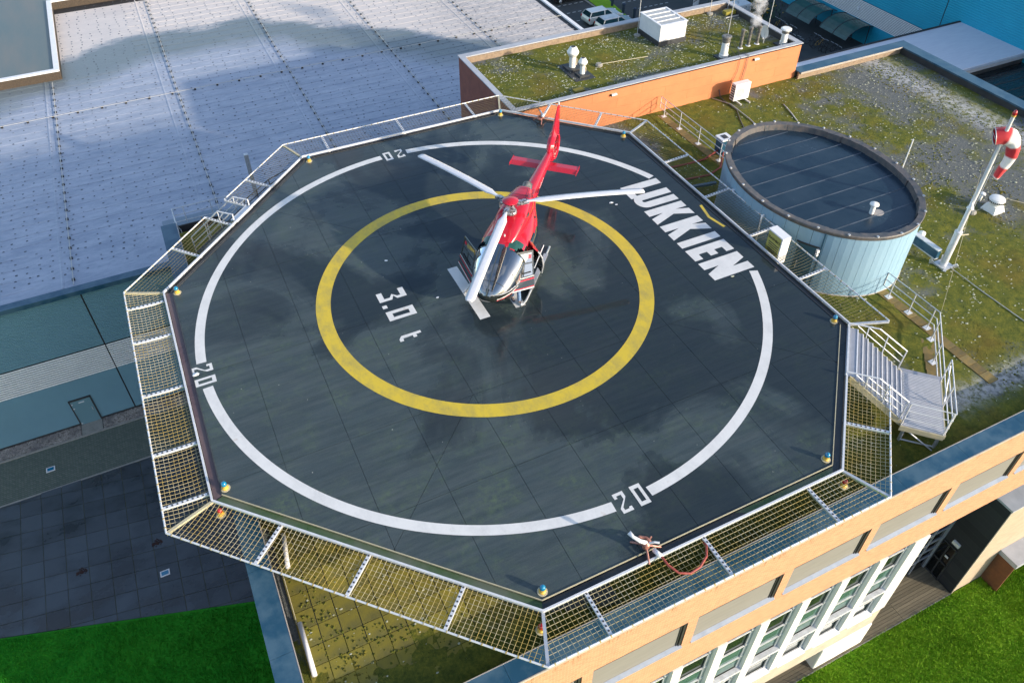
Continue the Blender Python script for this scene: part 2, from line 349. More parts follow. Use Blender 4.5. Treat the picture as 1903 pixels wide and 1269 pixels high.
# ------------------------------------------------------------------ helpers: geometry
class MB:
    def __init__(s): s.v = []; s.f = []; s.mi = []
    def add(s, vs, fs, m=0):
        o = len(s.v); s.v += [tuple(v) for v in vs]; s.f += [tuple(i+o for i in f) for f in fs]; s.mi += [m]*len(fs)
        return s
    def box(s, x0, x1, y0, y1, z0, z1, m=0):
        return s.add([(x0, y0, z0), (x1, y0, z0), (x1, y1, z0), (x0, y1, z0), (x0, y0, z1), (x1, y0, z1), (x1, y1, z1), (x0, y1, z1)],
                     [(0, 3, 2, 1), (4, 5, 6, 7), (0, 1, 5, 4), (1, 2, 6, 5), (2, 3, 7, 6), (3, 0, 4, 7)], m)
    def beam(s, p, q, w, h=None, up=(0, 0, 1), m=0):
        p = Vector(p); q = Vector(q); d = (q-p).normalized(); u = Vector(up)
        if abs(d.dot(u)) > .98: u = Vector((1, 0, 0))
        r = d.cross(u).normalized(); u = r.cross(d).normalized(); h = h or w; r *= w/2; u *= h/2
        return s.add([p-r-u, p+r-u, p+r+u, p-r+u, q-r-u, q+r-u, q+r+u, q-r+u],
                     [(0, 1, 2, 3)[::-1], (4, 5, 6, 7), (0, 1, 5, 4), (1, 2, 6, 5), (2, 3, 7, 6), (3, 0, 4, 7)], m)
    def tube(s, path, r, n=6, m=0, closed=False, caps=True):
        P = [Vector(p) for p in path]; k = len(P); rs = r if isinstance(r, (list, tuple)) else [r]*k
        o = len(s.v); prev = None
        for i in range(k):
            if closed: d = (P[(i+1) % k]-P[i-1]).normalized()
            else: d = (P[min(i+1, k-1)]-P[max(i-1, 0)]).normalized()
            if prev is None:
                a = Vector((0, 0, 1)) if abs(d.z) < .9 else Vector((1, 0, 0)); a = (a-d*a.dot(d)).normalized()
            else: a = (prev-d*prev.dot(d)).normalized()
            prev = a; b = d.cross(a)
            for j in range(n):
                t = 2*PI*j/n; s.v.append(tuple(P[i]+(a*math.cos(t)+b*math.sin(t))*rs[i]))
        for i in range(k if closed else k-1):
            i2 = (i+1) % k
            for j in range(n):
                j2 = (j+1) % n; s.f.append((o+i*n+j, o+i*n+j2, o+i2*n+j2, o+i2*n+j)); s.mi.append(m)
        if caps and not closed:
            s.f.append(tuple(o+j for j in range(n))[::-1]); s.f.append(tuple(o+(k-1)*n+j for j in range(n))); s.mi += [m, m]
        return s
    def lathe(s, c, prof, n=16, m=0, caps=True, sx=1, sy=1):
        o = len(s.v); c = Vector(c)
        for r, z in prof:
            for j in range(n):
                t = 2*PI*j/n; s.v.append((c.x+r*sx*math.cos(t), c.y+r*sy*math.sin(t), c.z+z))
        for i in range(len(prof)-1):
            for j in range(n):
                j2 = (j+1) % n; s.f.append((o+i*n+j, o+i*n+j2, o+(i+1)*n+j2, o+(i+1)*n+j)); s.mi.append(m)
        if caps:
            s.f.append(tuple(o+j for j in range(n))[::-1]); s.f.append(tuple(o+(len(prof)-1)*n+j for j in range(n))); s.mi += [m, m]
        return s
    def prism(s, pts, z0, z1, m=0):
        n = len(pts); return s.add([(x, y, z0) for x, y in pts]+[(x, y, z1) for x, y in pts],
            [tuple(range(n))[::-1], tuple(range(n, 2*n))]+[(i, (i+1) % n, n+(i+1) % n, n+i) for i in range(n)], m)
    def flat(s, pts, z, m=0): return s.add([(x, y, z) for x, y in pts], [tuple(range(len(pts)))], m)
    def quad(s, a, b, c, d, m=0): return s.add([a, b, c, d], [(0, 1, 2, 3)], m)
    def slabq(s, a, b, c, d, th, m=0):
        a, b, c, d = map(Vector, (a, b, c, d)); n = (b-a).cross(d-a).normalized()*th/2
        return s.add([a-n, b-n, c-n, d-n, a+n, b+n, c+n, d+n], [(0, 3, 2, 1), (4, 5, 6, 7), (0, 1, 5, 4), (1, 2, 6, 5), (2, 3, 7, 6), (3, 0, 4, 7)], m)
    def build(s, name, mats, parent=None, smooth=False, org=None):
        me = bpy.data.meshes.new(name); o_ = ORG.get(parent.name, Vector()) if parent else Vector(org or (0, 0, 0))
        me.from_pydata([(v[0]-o_.x, v[1]-o_.y, v[2]-o_.z) for v in s.v], [], s.f)
        mats = mats if isinstance(mats, (list, tuple)) else [mats]
        for m in mats: me.materials.append(M[m] if isinstance(m, str) else m)
        if len(mats) > 1: me.polygons.foreach_set('material_index', s.mi)
        if smooth: me.polygons.foreach_set('use_smooth', [True]*len(me.polygons))
        me.update()
        ob = bpy.data.objects.new(name, me); COL.objects.link(ob)
        if parent: ob.parent = parent; ORG[ob.name] = o_
        else: ob.location = o_; ORG[ob.name] = o_
        return ob
ORG = {}
def thing(name, label, cat, loc=(0, 0, 0), group=None):
    o = bpy.data.objects.new(name, None); COL.objects.link(o); o.location = loc; ORG[o.name] = Vector(loc)
    o.empty_display_size = .3; o['label'] = label; o['category'] = cat
    if group: o['group'] = group
    return o
def tag(o, label, cat, group=None):
    o['label'] = label; o['category'] = cat
    if group: o['group'] = group
    return o
def struct(o): o['kind'] = 'structure'; return o
def stuff(o): o['kind'] = 'stuff'; return o
def copy_thing(root, loc, rz=0, label=None):
    c = root.copy(); COL.objects.link(c); c.location = loc; c.rotation_euler = (0, 0, rz); ORG[c.name] = Vector(loc)
    if label: c['label'] = label
    for ch in list(root.children):
        k = ch.copy(); COL.objects.link(k); k.parent = c
        for g in list(ch.children):
            q = g.copy(); COL.objects.link(q); q.parent = k
    return c
def part_copy(o, parent, loc, rz=0, sc=None):
    """another object on the same mesh, for alike pieces (mesh built about its own origin)"""
    c = bpy.data.objects.new(o.name.split('.')[0], o.data); COL.objects.link(c); c.parent = parent
    c.location = Vector(loc)-ORG.get(parent.name, Vector()); c.rotation_euler = (0, 0, rz)
    if sc: c.scale = sc
    ORG[c.name] = Vector(loc); return c
def smooth_angle(ob, deg=40):
    me = ob.data; me.polygons.foreach_set('use_smooth', [True]*len(me.polygons))
    try: me.set_sharp_from_angle(angle=R(deg))
    except Exception: pass
    return ob
def bevel(ob, w=.02, seg=2):
    m = ob.modifiers.new('bevel', 'BEVEL'); m.width = w; m.segments = seg; m.limit_method = 'ANGLE'; m.angle_limit = R(35); return ob

class VN:
    def __init__(s, seed): s.g = np.random.RandomState(seed).rand(257, 257)
    def at(s, x, y):
        xi = np.floor(x).astype(int); yi = np.floor(y).astype(int); fx = x-xi; fy = y-yi
        fx = fx*fx*(3-2*fx); fy = fy*fy*(3-2*fy); a = xi % 256; b = yi % 256; g = s.g
        return (g[a, b]*(1-fx)+g[a+1, b]*fx)*(1-fy)+(g[a, b+1]*(1-fx)+g[a+1, b+1]*fx)*fy
    def fbm(s, x, y, o=4):
        t = 0; a = .5; n = 0
        for i in range(o): t = t+a*s.at(x*2**i+17*i, y*2**i+31*i); n += a; a *= .55
        return t/n
def np_mesh(name, V, F, mat, parent=None, smooth=False, attrs=None):
    me = bpy.data.meshes.new(name); o_ = ORG.get(parent.name, Vector()) if parent else Vector()
    V = np.asarray(V, np.float32)-np.array(o_, np.float32); F = np.asarray(F, np.int32); k = F.shape[1]
    me.vertices.add(len(V)); me.vertices.foreach_set('co', V.ravel())
    me.loops.add(F.size); me.loops.foreach_set('vertex_index', F.ravel())
    me.polygons.add(len(F)); me.polygons.foreach_set('loop_start', np.arange(0, F.size, k, dtype=np.int32))
    if smooth: me.polygons.foreach_set('use_smooth', np.ones(len(F), bool))
    me.materials.append(M[mat]); me.update(calc_edges=True); me.validate()
    for nm, a in (attrs or {}).items():
        at = me.attributes.new(nm, 'FLOAT', 'POINT'); at.data.foreach_set('value', np.asarray(a, np.float32))
    ob = bpy.data.objects.new(name, me); COL.objects.link(ob)
    if parent: ob.parent = parent
    ORG[ob.name] = o_; return ob
def rail_run(mb, pts, h=1.1, rows=(1.1, .68, .30), r=.024, post_every=None, posts=None):
    for k in rows: mb.tube([(p[0], p[1], p[2]+k) for p in pts], r, 6)

G = -16.6          # ground level; the deck surface is z = 0
RZ = -2.5          # mossy roof level

# ================================================================== THE SETTING
def clip(poly, n, c):      # keep points with p.n <= c
    out = []
    for i in range(len(poly)):
        a, b = poly[i], poly[(i+1) % len(poly)]; da = a[0]*n[0]+a[1]*n[1]-c; db = b[0]*n[0]+b[1]*n[1]-c
        if da <= 0: out.append(a)
        if da*db < 0: t = da/(da-db); out.append((a[0]+(b[0]-a[0])*t, a[1]+(b[1]-a[1])*t))
    return out
def sheet(name, pts, z, mat): return struct(MB().flat(pts, z).build(name, mat))
sheet('ground', [(-1500, -1500), (1500, -1500), (1500, 1500), (-1500, 1500)], G-.03, 'asphalt')
sheet('paving', [(-60, 12.34), (7.2, 12.34), (7.2, 15.55), (-60, 15.55)], G, 'paver')
lawn_l = [(-80, 12.2), (-49.9, 12.2), (-11.05, .62), (-11.05, -13.5), (-80, -13.5)]
sheet('lawn', lawn_l, G, 'grass')
sheet('front_lawn', [(-80, -90), (90, -90), (90, -13.56), (-80, -13.56)], G, 'grass_lit')
pv = struct(MB().flat([(-49.9, 12.33), (-11.05, .62), (-11.05, 12.33)], G+.003).build('slab_bed', 'joint'))
# dark wet slabs: each one a piece
pav = struct(bpy.data.objects.new('slab_paving', None)); COL.objects.link(pav); ORG[pav.name] = Vector()
for i in range(-3, 13):
    for j in range(-7, 14):
        x0 = -23.70+1.03*i; x1 = x0+1.03; f = lambda x: -.15*(x+23.68)
        y0 = 3.0+1.03*j
        g = .014
        q = [(x0+g, y0+g+f(x0)), (x1-g, y0+g+f(x1)), (x1-g, y0+1.03-g+f(x1)), (x0+g, y0+1.03-g+f(x0))]
        q = clip(q, (0, 1), 12.32)
        if len(q) > 2: q = clip(q, (-.30, -1), -(4.41-.30*23.68)) if False else clip(q, (-.3015, -1), -4.41-.3015*-23.68)
        if len(q) > 2: q = clip(q, (1, 0), -11.08)
        if len(q) > 2 and abs(sum(q[k][0]*q[(k+1) % len(q)][1]-q[(k+1) % len(q)][0]*q[k][1] for k in range(len(q)))) > .05:
            dz = random.uniform(0, .008); MB().prism(q, G, G+.022+dz).build('slab', 'slab', pav)
k = struct(MB().box(-60, 7.2, 15.50, 15.60, G, G+.05).build('kerb', 'kerb'))
struct(MB().box(-60, 7.2, 12.28, 12.38, G, G+.028).build('edging', 'kerb'))
sheet('gravel_strip', [(-60, 15.6), (-19.33, 15.6), (-19.33, 16.5), (-60, 16.5)], G+.01, 'gravel')
sheet('gravel_bed', [(-18.12, 15.6), (7.2, 15.6), (7.2, 16.5), (-18.12, 16.5)], G+.01, 'gravel')
sheet('doorstep', [(-19.30, 15.55), (-18.15, 15.55), (-18.15, 16.5), (-19.30, 16.5)], G+.03, 'concrete')
V = []; F = []
for i in range(5200):
    x = random.uniform(-25, -9); y = random.uniform(15.63, 16.5)
    if -19.36 < x < -18.1: continue
    r = random.uniform(.025, .06); o = len(V); h = r*random.uniform(.5, .9)
    V += [(x+r, y, G+.01), (x, y+r*.8, G+.01), (x-r, y, G+.01), (x, y-r*.8, G+.01), (x+r*.2, y, G+.012+h)]
    F += [(o, o+1, o+4), (o+1, o+2, o+4), (o+2, o+3, o+4), (o+3, o, o+4)]
stuff(np_mesh('gravel_stones', V, F, 'gravel_stone'))
# grass blades
def blades(name, n, xr, yr, mat, keep, hmin=.05, hmax=.13):
    x = np.random.uniform(*xr, n); y = np.random.uniform(*yr, n); m = keep(x, y); x = x[m]; y = y[m]; n = len(x)
    vn = VN(5); d = vn.fbm(x*.7, y*.7); h = np.random.uniform(hmin, hmax, n)*(.5+d*1.1); a = np.random.uniform(0, 2*PI, n); w = np.random.uniform(.012, .028, n)
    lx = np.random.normal(0, .35, n)*h; ly = np.random.normal(0, .35, n)*h
    V = np.empty((n, 3, 3)); V[:, 0] = np.c_[x-w*np.cos(a), y-w*np.sin(a), np.full(n, G)]; V[:, 1] = np.c_[x+w*np.cos(a), y+w*np.sin(a), np.full(n, G)]
    V[:, 2] = np.c_[x+lx, y+ly, G+h]; return stuff(np_mesh(name, V.reshape(-1, 3), np.arange(3*n).reshape(-1, 3), mat))
blades('grass_blades', 150000, (4, 32), (-23, -13.6), 'grass_lit', lambda x, y: y < -13.58, .06, .19)
blades('lawn_blades', 150000, (-26, -10.9), (-13, 7), 'grass', lambda x, y: (x < -11.1) & (y < 4.3-.3015*(x+23.68)), .04, .12)

# wooden deck boards along the facade
wd = struct(bpy.data.objects.new('boardwalk', None)); COL.objects.link(wd); ORG[wd.name] = Vector()
yy = -13.54
while yy < -11.85:
    for (xa, xb) in ((-11, -4), (-4, 3.2), (3.2, 9.9), (9.9, 15.6), (15.6, 18.7)):
        s = random.uniform(-.6, .6) if -10 < xa < 15 else 0
        MB().box(xa+.005, xb-.005, yy+.006, min(yy+.139, -11.82), G, G+.03+random.uniform(0, .004)).build('board', 'wood', wd)
    yy += .145
struct(MB().box(-11, 18.72, -13.585, -13.545, G-.02, G+.04).build('boardwalk_edge', 'concrete'))
# car park beyond the hall
sheet('grass_strip', [(39.9, 49), (41.5, 49), (42.5, 59), (43.2, 75), (41, 75), (40.2, 59)], G+.0, 'grass_lit')
struct(MB().box(39.75, 39.9, 46, 75, G-.02, G+.1).build('car_park_kerb', 'kerb'))
mk_lines = MB()
for y in (50.4, 52.75, 55.15, 57.5, 59.8, 62.2):
    for x0, n in ((36.0, 5), (43.6, 7)):
        for i in range(n): mk_lines.box(x0+i*.75, x0+i*.75+.42, y-.05, y+.05, G-.029, G-.024)
struct(mk_lines.build('parking_markings', 'paint_road'))

# ================================================================== LEFT HALL
def ribbed(mb, a, b, z0, z1, n, pitch=.12, depth=.03):
    """cladding with level ribs between points a and b (x,y), ribs proud along n"""
    z = z0; prof = []
    while z < z1-1e-6:
        e = min(z+pitch, z1); q = (e-z)/4
        prof += [(z, 0), (z+q, 0), (z+1.6*q, depth), (z+3.4*q, depth)]; z = e
    prof.append((z1, 0)); o = len(mb.v)
    for (zz, d) in prof: mb.v += [(a[0]+n[0]*d, a[1]+n[1]*d, zz), (b[0]+n[0]*d, b[1]+n[1]*d, zz)]
    for i in range(len(prof)-1): mb.f.append((o+2*i, o+2*i+1, o+2*i+3, o+2*i+2)); mb.mi.append(0)
hall = thing('industrial_hall', 'long grey-blue clad hall with a flat frosted roof and a white louvred band', 'building', (-16, 16.54, G))
HZ = -7.10
mb = MB()
for xa, xb in ((-60, -16.27), (-16.19, 7.2)):
    ribbed(mb, (xa, 16.54), (xb, 16.54), -11.12, -7.28, (0, -1), .13)
mb.build('upper_cladding', 'hall_blue', hall)
mb = MB()
for xa, xb in ((-60, -19.31), (-18.15, -16.27), (-16.19, 7.2)): ribbed(mb, (xa, 16.54), (xb, 16.54), G+.12, -13.06, (0, -1), .075, .012)
ribbed(mb, (-19.31, 16.54), (-18.15, 16.54), -14.5, -13.06, (0, -1), .075, .012)
mb.build('lower_cladding', 'hall_blue', hall)
MB().box(-60, 7.2, 16.5, 16.6, G-.02, G+.12).build('base_flashing', 'bitumen', hall)
MB().box(-16.27, -16.19, 16.55, 16.6, G, -7.28).build('wall_joint', 'black', hall)
MB().box(-60, 7.2, 16.60, 16.66, -13.06, -11.12).build('louvre_backing', 'black', hall)
for i in range(12):
    z = -13.04+i*.157
    for xa, xb in ((-60, -16.26), (-16.2, 7.2)):
        MB().box(xa, xb, 16.535, 16.56, z, z+.105).build('louvre_slat', 'slat', hall)
MB().box(-60, 7.2, 16.36, 16.86, -7.30, -7.03).build('eave_flashing', 'coping', hall)
d = MB().slabq((-19.27, 16.50, G+.04), (-18.19, 16.50, G+.04), (-18.19, 16.50, -14.58), (-19.27, 16.50, -14.58), .05).build('door', 'hall_blue', hall)
f = MB(); f.box(-19.33, -19.26, 16.46, 16.58, G+.02, -14.5); f.box(-18.2, -18.13, 16.46, 16.58, G+.02, -14.5); f.box(-19.33, -18.13, 16.46, 16.58, -14.58, -14.49); f.build('door_frame', 'bitumen', hall)
MB().beam((-18.32, 16.45, -15.6), (-18.32, 16.45, -15.35), .04).build('handle', 'galv', d)
MB().box(-18.85, -18.55, 16.46, 16.475, -14.82, -14.75).build('door_plate', 'white', d)
hg = MB()
for z in (-14.8, -15.15, -16.45): hg.box(-19.25, -19.17, 16.455, 16.475, z-.03, z+.03)
hg.build('hinges', 'white', d)
# dirt runs are modelled as thin uneven stains below the eave
# roof with the stair pit left open
PX0, PX1, PY0, PY1 = -10.65, -8.35, 17.35, 20.0
mb = MB()
Y0, Y1, X0, X1 = 16.8, 57.3, -60, 23.65
for (xa, xb, ya, yb) in ((X0, PX0, Y0, 43.0), (PX0, PX1, Y0, PY0), (PX0, PX1, PY1, 43.0), (PX1, 7.2, Y0, 43.0), (7.2, X1, 19.8, 43.0), (-15.7, 7.2, 43.0, Y1), (7.2, X1, 43.0, Y1)):
    mb.flat([(xa, ya), (xb, ya), (xb, yb), (xa, yb)], HZ)
mb.build('roof', 'membrane', hall)
mb = MB()
for (xa, xb, ya, yb) in ((-11.45, PX0, 16.9, 20.9), (PX0, PX1, 16.9, PY0), (PX0, PX1, PY1, 20.9), (PX1, -1.5, 16.9, 20.6)): mb.flat([(xa, ya), (xb, ya), (xb, yb), (xa, yb)], HZ+.006)
mb.build('roof_patch', 'patch', hall)
# membrane seams: low welded laps
sm = MB(); y = 17.7
while y < 57:
    x = -34+random.uniform(-1, 0)
    while x < 23:
        e = min(x+8.2, 23.4)
        inside = (PX0-.9 < e and x < -1.5 and y < 20.9) or (x < -15.7 and y > 42.9) or (y < 19.9 and e > 7.0)
        if not inside: sm.add([(x, y-.05, HZ+.003), (e, y-.05, HZ+.003), (e, y, HZ+.022), (x, y, HZ+.022), (x, y+.05, HZ+.003), (e, y+.05, HZ+.003)], [(0, 1, 2, 3), (3, 2, 5, 4)])
        x = e
    y += 1.03
for xs in (-25.1, -16.95, -9.1, -.8, 7.4, 15.6):
    y = 19.9 if xs > 7 else (21 if -12 < xs < -1 else 17)
    e = 42.9 if xs < -15.8 else 57
    sm.add([(xs-.09, y, HZ+.004), (xs, y, HZ+.03), (xs, e, HZ+.03), (xs-.09, e, HZ+.004), (xs+.09, y, HZ+.004), (xs+.09, e, HZ+.004)], [(0, 1, 2, 3), (1, 4, 5, 2)])
stuff(sm.build('roof_laps', 'membrane', hall))
V = []; F = []
y = 18.2
while y < 57:
    x = -33.5
    while x < 23.3:
        xx = x+random.uniform(-.13, .13); yy = y+random.uniform(-.07, .07)
        if random.random() > .25 and not ((-11.8 < xx < -1.3 and yy < 21.2) or (xx < -15.9 and yy > 42.7) or (yy < 20 and xx > 7)):
            r = random.uniform(.04, .065); o = len(V); V += [(xx-r, yy-r, HZ+.002), (xx+r, yy-r, HZ+.002), (xx+r, yy+r, HZ+.002), (xx-r, yy+r, HZ+.002), (xx, yy, HZ+.045)]
            F += [(o, o+1, o+4), (o+1, o+2, o+4), (o+2, o+3, o+4), (o+3, o, o+4)]
        x += .75 if y > 30 else .62
    y += .515
M['fastener'] = mk('fastener_bump', (.07, .085, .11), (.20, .23, .28), 1.5, .6, ramp=(.45, .6))
stuff(np_mesh('roof_fasteners', V, F, 'fastener', hall))
# lightning conductors
hold = MB()
for xs in (-16.4, -8.2, 0, 8.2, 16.4):
    ya = 20.2 if xs > 7.3 else 17.0
    if xs == 0: ya = 21
    yb = 42.4 if xs < -16 else 57
    MB().tube([(xs, ya, HZ+.10), (xs, yb, HZ+.10)], .022, 5).build('conductor_wire', 'cable_w', hall)
    y = ya+.5
    while y < yb: hold.box(xs-.075, xs+.075, y-.075, y+.075, HZ, HZ+.09); y += 1.0
MB().tube([(-40, 36.8, HZ+.12), (23.7, 36.8, HZ+.12)], .02, 5).build('conductor_wire', 'cable_w', hall)
x = -39.0
while x < 23.4: hold.box(x-.07, x+.07, 36.73, 36.87, HZ, HZ+.10); x += 1.6
stuff(hold.build('conductor_holders', 'black', hall))
# right-hand edge of the roof
MB().box(23.25, 23.62, 19.9, 57.3, HZ+.004, HZ+.012).build('edge_gutter', 'black', hall)
MB().box(23.62, 23.95, 19.9, 62, HZ-.4, HZ+.14).build('edge_coping', 'white', hall)
MB().box(23.85, 23.9, 19.9, 62, G, HZ-.4).build('end_wall', 'hall_blue', hall)
# raised roof section at the far left
RA = -6.45
mb = MB(); mb.flat([(-60, 43.1), (-16.0, 43.1), (-16.0, 57.5), (-60, 57.5)], RA); mb.flat([(-60, 57.5), (23.6, 57.5), (23.6, 90), (-60, 90)], RA); mb.build('raised_roof', 'green_roof', hall)
mb = MB(); mb.box(-60, -15.7, 42.86, 42.98, HZ, RA); mb.box(-15.86, -15.74, 42.98, 57.2, HZ, RA); mb.box(-15.86, 23.6, 57.32, 57.45, HZ, RA); mb.build('raised_wall', 'soil', hall)
mb = MB(); mb.box(-60, -15.68, 42.8, 43.15, RA, RA+.13); mb.box(-16.05, -15.68, 43.15, 57.3, RA, RA+.13); mb.box(-16.05, 23.6, 57.3, 57.6, RA, RA+.13); mb.build('raised_coping', 'white', hall)
MB().box(-15.7, 23, 56.2, 57.3, HZ+.004, HZ+.02).build('dark_strip', 'black', hall)  # flat black strip at the foot of the raised wall
# pit
mb = MB(); mb.box(PX0-.06, PX0, PY0, PY1, -11, HZ+.02); mb.box(PX1, PX1+.06, PY0, PY1, -11, HZ+.02); mb.box(PX0, PX1, PY1, PY1+.06, -11, HZ+.02); mb.box(PX0, PX1, PY0-.06, PY0, -11, HZ+.02); mb.box(PX0, PX1, PY0, PY1, -11.05, -11); mb.build('stair_pit', 'bitumen', hall)

# ================================================================== TEAL HALL, ANNEX
th = thing('teal_hall', 'large teal-blue clad hall at the back with a white louvred stripe', 'building', (61.1, 40, G))
mb = MB(); TX = 61.13
for ya, yb in ((0, 28.05), (28.15, 38.12), (38.22, 95)):
    ribbed(mb, (TX, ya), (TX, yb), G, -14.36, (-1, 0), .16, .015); ribbed(mb, (TX, ya), (TX, yb), -12.46, -1.2, (-1, 0), .22, .02)
mb.build('cladding', 'hall_teal', th)
mb = MB()
for y in (28.1, 38.17, 48.2): mb.box(TX+.01, TX+.05, y-.05, y+.05, G, -1.2)
mb.build('wall_joint', 'black', th)
MB().box(TX+.02, TX+.06, 0, 95, -14.36, -12.46).build('louvre_backing', 'black', th)
for i in range(13):
    z = -14.34+i*.1455
    MB().box(TX-.035, TX, 0, 95, z, z+.088).build('louvre_slat', 'slat', th)
mb = MB(); mb.box(TX+.06, 130, 0, 95, G, -1.3); mb.build('hall_core', 'hall_teal', th)
MB().box(TX-.1, 130, -.1, 95, -1.2, -1).build('roof', 'grey_slab', th)
MB().box(TX-.14, TX-.03, 38.05, 38.3, -13.55, -13.25).build('wall_lamp', 'white', th)

ax = thing('annex_building', 'low annex with a flat white roof between the mossy roof and the teal hall', 'building', (48, 22, G))
MB().box(36.12, 61.1, 18.9, 26, G, -10.55).build('wall', 'bitumen', ax)
MB().box(36.12, 61.12, 18.85, 26.05, -10.55, -10.33).build('roof', 'annex_roof', ax)
mb = MB(); mb.box(36.12, 61.1, 26.05, 26.25, -10.7, -10.25); mb.build('edge_trim', 'black', ax)
mb = MB(); mb.box(36.12, 61.1, 18.65, 18.85, -10.75, -10.4); mb.build('fascia', 'grey_slab', ax)
ax2 = thing('dark_annex', 'low annex with a wet black roof beyond the mossy roof', 'building', (48, 9, G))
MB().box(36.12, 61.1, -20, 18.9, G, -11.5).build('wall', 'bitumen', ax2)
MB().box(36.12, 61.1, -20, 18.88, -11.5, -11.3).build('roof', 'annex_dark', ax2)
sm = MB(); 
for i in range(26): y = -12+i*1.2; sm.box(36.2, 61, y-.04, y+.04, -11.3, -11.275)
stuff(sm.build('roof_laps', 'bitumen', ax2))

# ================================================================== OFFICE BUILDING WITH THE MOSSY ROOF
ob = thing('office_building', 'orange brick office block with a mossy flat roof under the helideck', 'building', (12, -2, G))
FY = -13.40
MB().box(-10.9, 36.0, -11.7, 12.3, G, RZ-.25).build('light_block_core', 'bitumen', ob)  # unseen dark box added inside the building to block light
mb = MB(); mb.box(-11.05, -10.9, FY, 12.6, G, -2.0); mb.build('west_wall', 'brick', ob)
mb = MB(); mb.box(36.0, 36.1, FY, 12.65, G, -2.2); mb.box(26.8, 36.1, 12.5, 12.65, G, -2.2); mb.build('back_wall', 'brown_brick', ob)
mb = MB(); mb.box(-11.05, 36.1, FY, FY+.3, -3.78, -1.85); mb.box(-11.05, 36.1, FY, FY+.3, -7.3, -5.47)
WX = [8.93+3.84*k for k in range(-5, 7)]
for x in WX: mb.box(x-.39, x, FY, FY+.3, -5.47, -3.78)
mb.build('brick_facade', 'brick', ob)
MB().box(-10.9, 36, FY+.3, -11.7, -7.28, -2.8).build('upper_floors', 'bitumen', ob)
MB().box(-11.05, 36.1, FY+.004, FY+.3, -7.31, -7.302).build('soffit', 'plinth', ob)
# upper windows with closed blinds
def upper_window(x):
    w = MB(); w.box(x, x+3.45, FY+.18, FY+.25, -5.47, -3.78); fr = w.build('window', 'bitumen', ob)
    b = MB(); o = len(b.v)
    b.box(x+.02, x+3.38, FY+.09, FY+.13, -5.40, -3.86); b.build('blind', 'blind', fr)
    g = MB(); g.box(x+3.34, x+3.45, FY+.03, FY+.17, -5.45, -3.80); g.box(x+3.26, x+3.30, FY+.06, FY+.088, -5.42, -3.84); g.build('guide_rail', 'black', fr)
    l = MB(); l.box(x, x+3.45, FY+.005, FY+.17, -3.84, -3.785); l.build('lintel', 'bitumen', fr)
    h = MB(); h.box(x+.02, x+3.33, FY+.05, FY+.088, -3.92, -3.85); h.build('blind_case', 'white', fr)
    s = MB(); s.add([(x-.03, FY-.05, -5.455), (x+3.46, FY-.05, -5.455), (x+3.46, FY+.085, -5.40), (x-.03, FY+.085, -5.40), (x-.03, FY-.05, -5.50), (x+3.46, FY-.05, -5.50)],
                    [(0, 1, 2, 3), (4, 5, 1, 0), (0, 3, 4), (1, 5, 2)]); s.build('sill', 'sill', fr)
for x in WX: upper_window(x)
# lower window bays between white piers
PR = [1.24+1.902*k for k in range(-6, 6)]          # right edges of the piers
for x in PR: MB().box(x-.42, x, FY-.06, FY+.55, -13.15, -7.30).build('pier', 'pier', ob)
MB().box(12.18, 12.97, FY-.06, FY+.55, -13.15, -7.30).build('pier', 'pier', ob)
MB().box(-10.9, 12.6, FY+.34, FY+1.6, -13.15, -7.3).build('window_backing', 'black', ob)
def bay(a, b):
    gy = FY+.16
    w = MB(); w.box(a, b, gy, gy+.03, -13.0, -7.31); fr = w.build('bay_window', 'win_glass', ob)
    MB().box(a+.03, b-.05, gy-.02, gy, -10.02, -9.10).build('spandrel', 'spandrel', fr)
    MB().box(a+.03, b-.05, gy-.02, gy, -10.86, -10.08).build('spandrel', 'spandrel', fr)
    r = MB()
    for z, h in ((-7.86, .07), (-9.06, .05), (-10.05, .05), (-11.93, .06), (-12.92, .07)): r.box(a, b-.02, gy-.07, gy-.02, z-h/2, z+h/2)
    r.build('glazing_bars', 'frame', fr)
    m_ = MB(); m_.box(b-.22, b-.16, gy-.07, gy-.021, -10.9, -7.31); m_.box(b-.24, b-.16, gy-.07, gy-.021, -12.9, -11.2); m_.box(b-.14, b-.01, gy-.05, gy-.02, -12.9, -7.32); m_.build('mullion', 'sill', fr)
    l = MB(); l.box(a, b, FY-.05, gy-.02, -11.22, -11.06); l.build('ledge', 'frame', fr)
    s = MB(); s.add([(a, FY-.12, -13.12), (b, FY-.12, -13.12), (b, gy-.02, -12.96), (a, gy-.02, -12.96), (a, FY-.12, -13.16), (b, FY-.12, -13.16)], [(0, 1, 2, 3), (4, 5, 1, 0), (0, 3, 4), (1, 5, 2)]); s.build('sill', 'sill', fr)
ed = PR+[12.18+.42]
for i in range(len(ed)-1): bay(ed[i], ed[i+1]-.42)
MB().box(-11.05, 12.97, FY+.001, FY+.75, -14.7, -13.16).build('plinth', 'plinth', ob)
MB().box(-11.05, 18.73, -11.82, -11.7, G, -7.3).build('recess_wall', 'plinth', ob)
b = MB(); b.box(10.0, 12.96, FY-.06, -12.3, G, -14.7); bevel(b.build('white_block', 'white_render', ob), .08, 3)
# glazed back wall of the passage
gw = MB().box(13.0, 18.7, -11.87, -11.825, G+.05, -10.2).build('glazed_wall', 'dark_glass', ob)
r = MB()
for z in (-15.4, -14.6, -13.8, -12.9, -12.0): r.box(13.0, 18.6, -11.92, -11.87, z-.03, z+.03)
for x in (14.4, 16.0, 17.6): r.box(x-.03, x+.03, -11.93, -11.871, G+.05, -10.2)
r.box(18.56, 18.72, -11.95, -11.8, G+.05, -10.2)
r.build('glazing_bars', 'sill', gw)
MB().box(13, 18.72, -11.86, -11.825, -10.2, -7.3).build('passage_wall', 'hall_blue', ob)
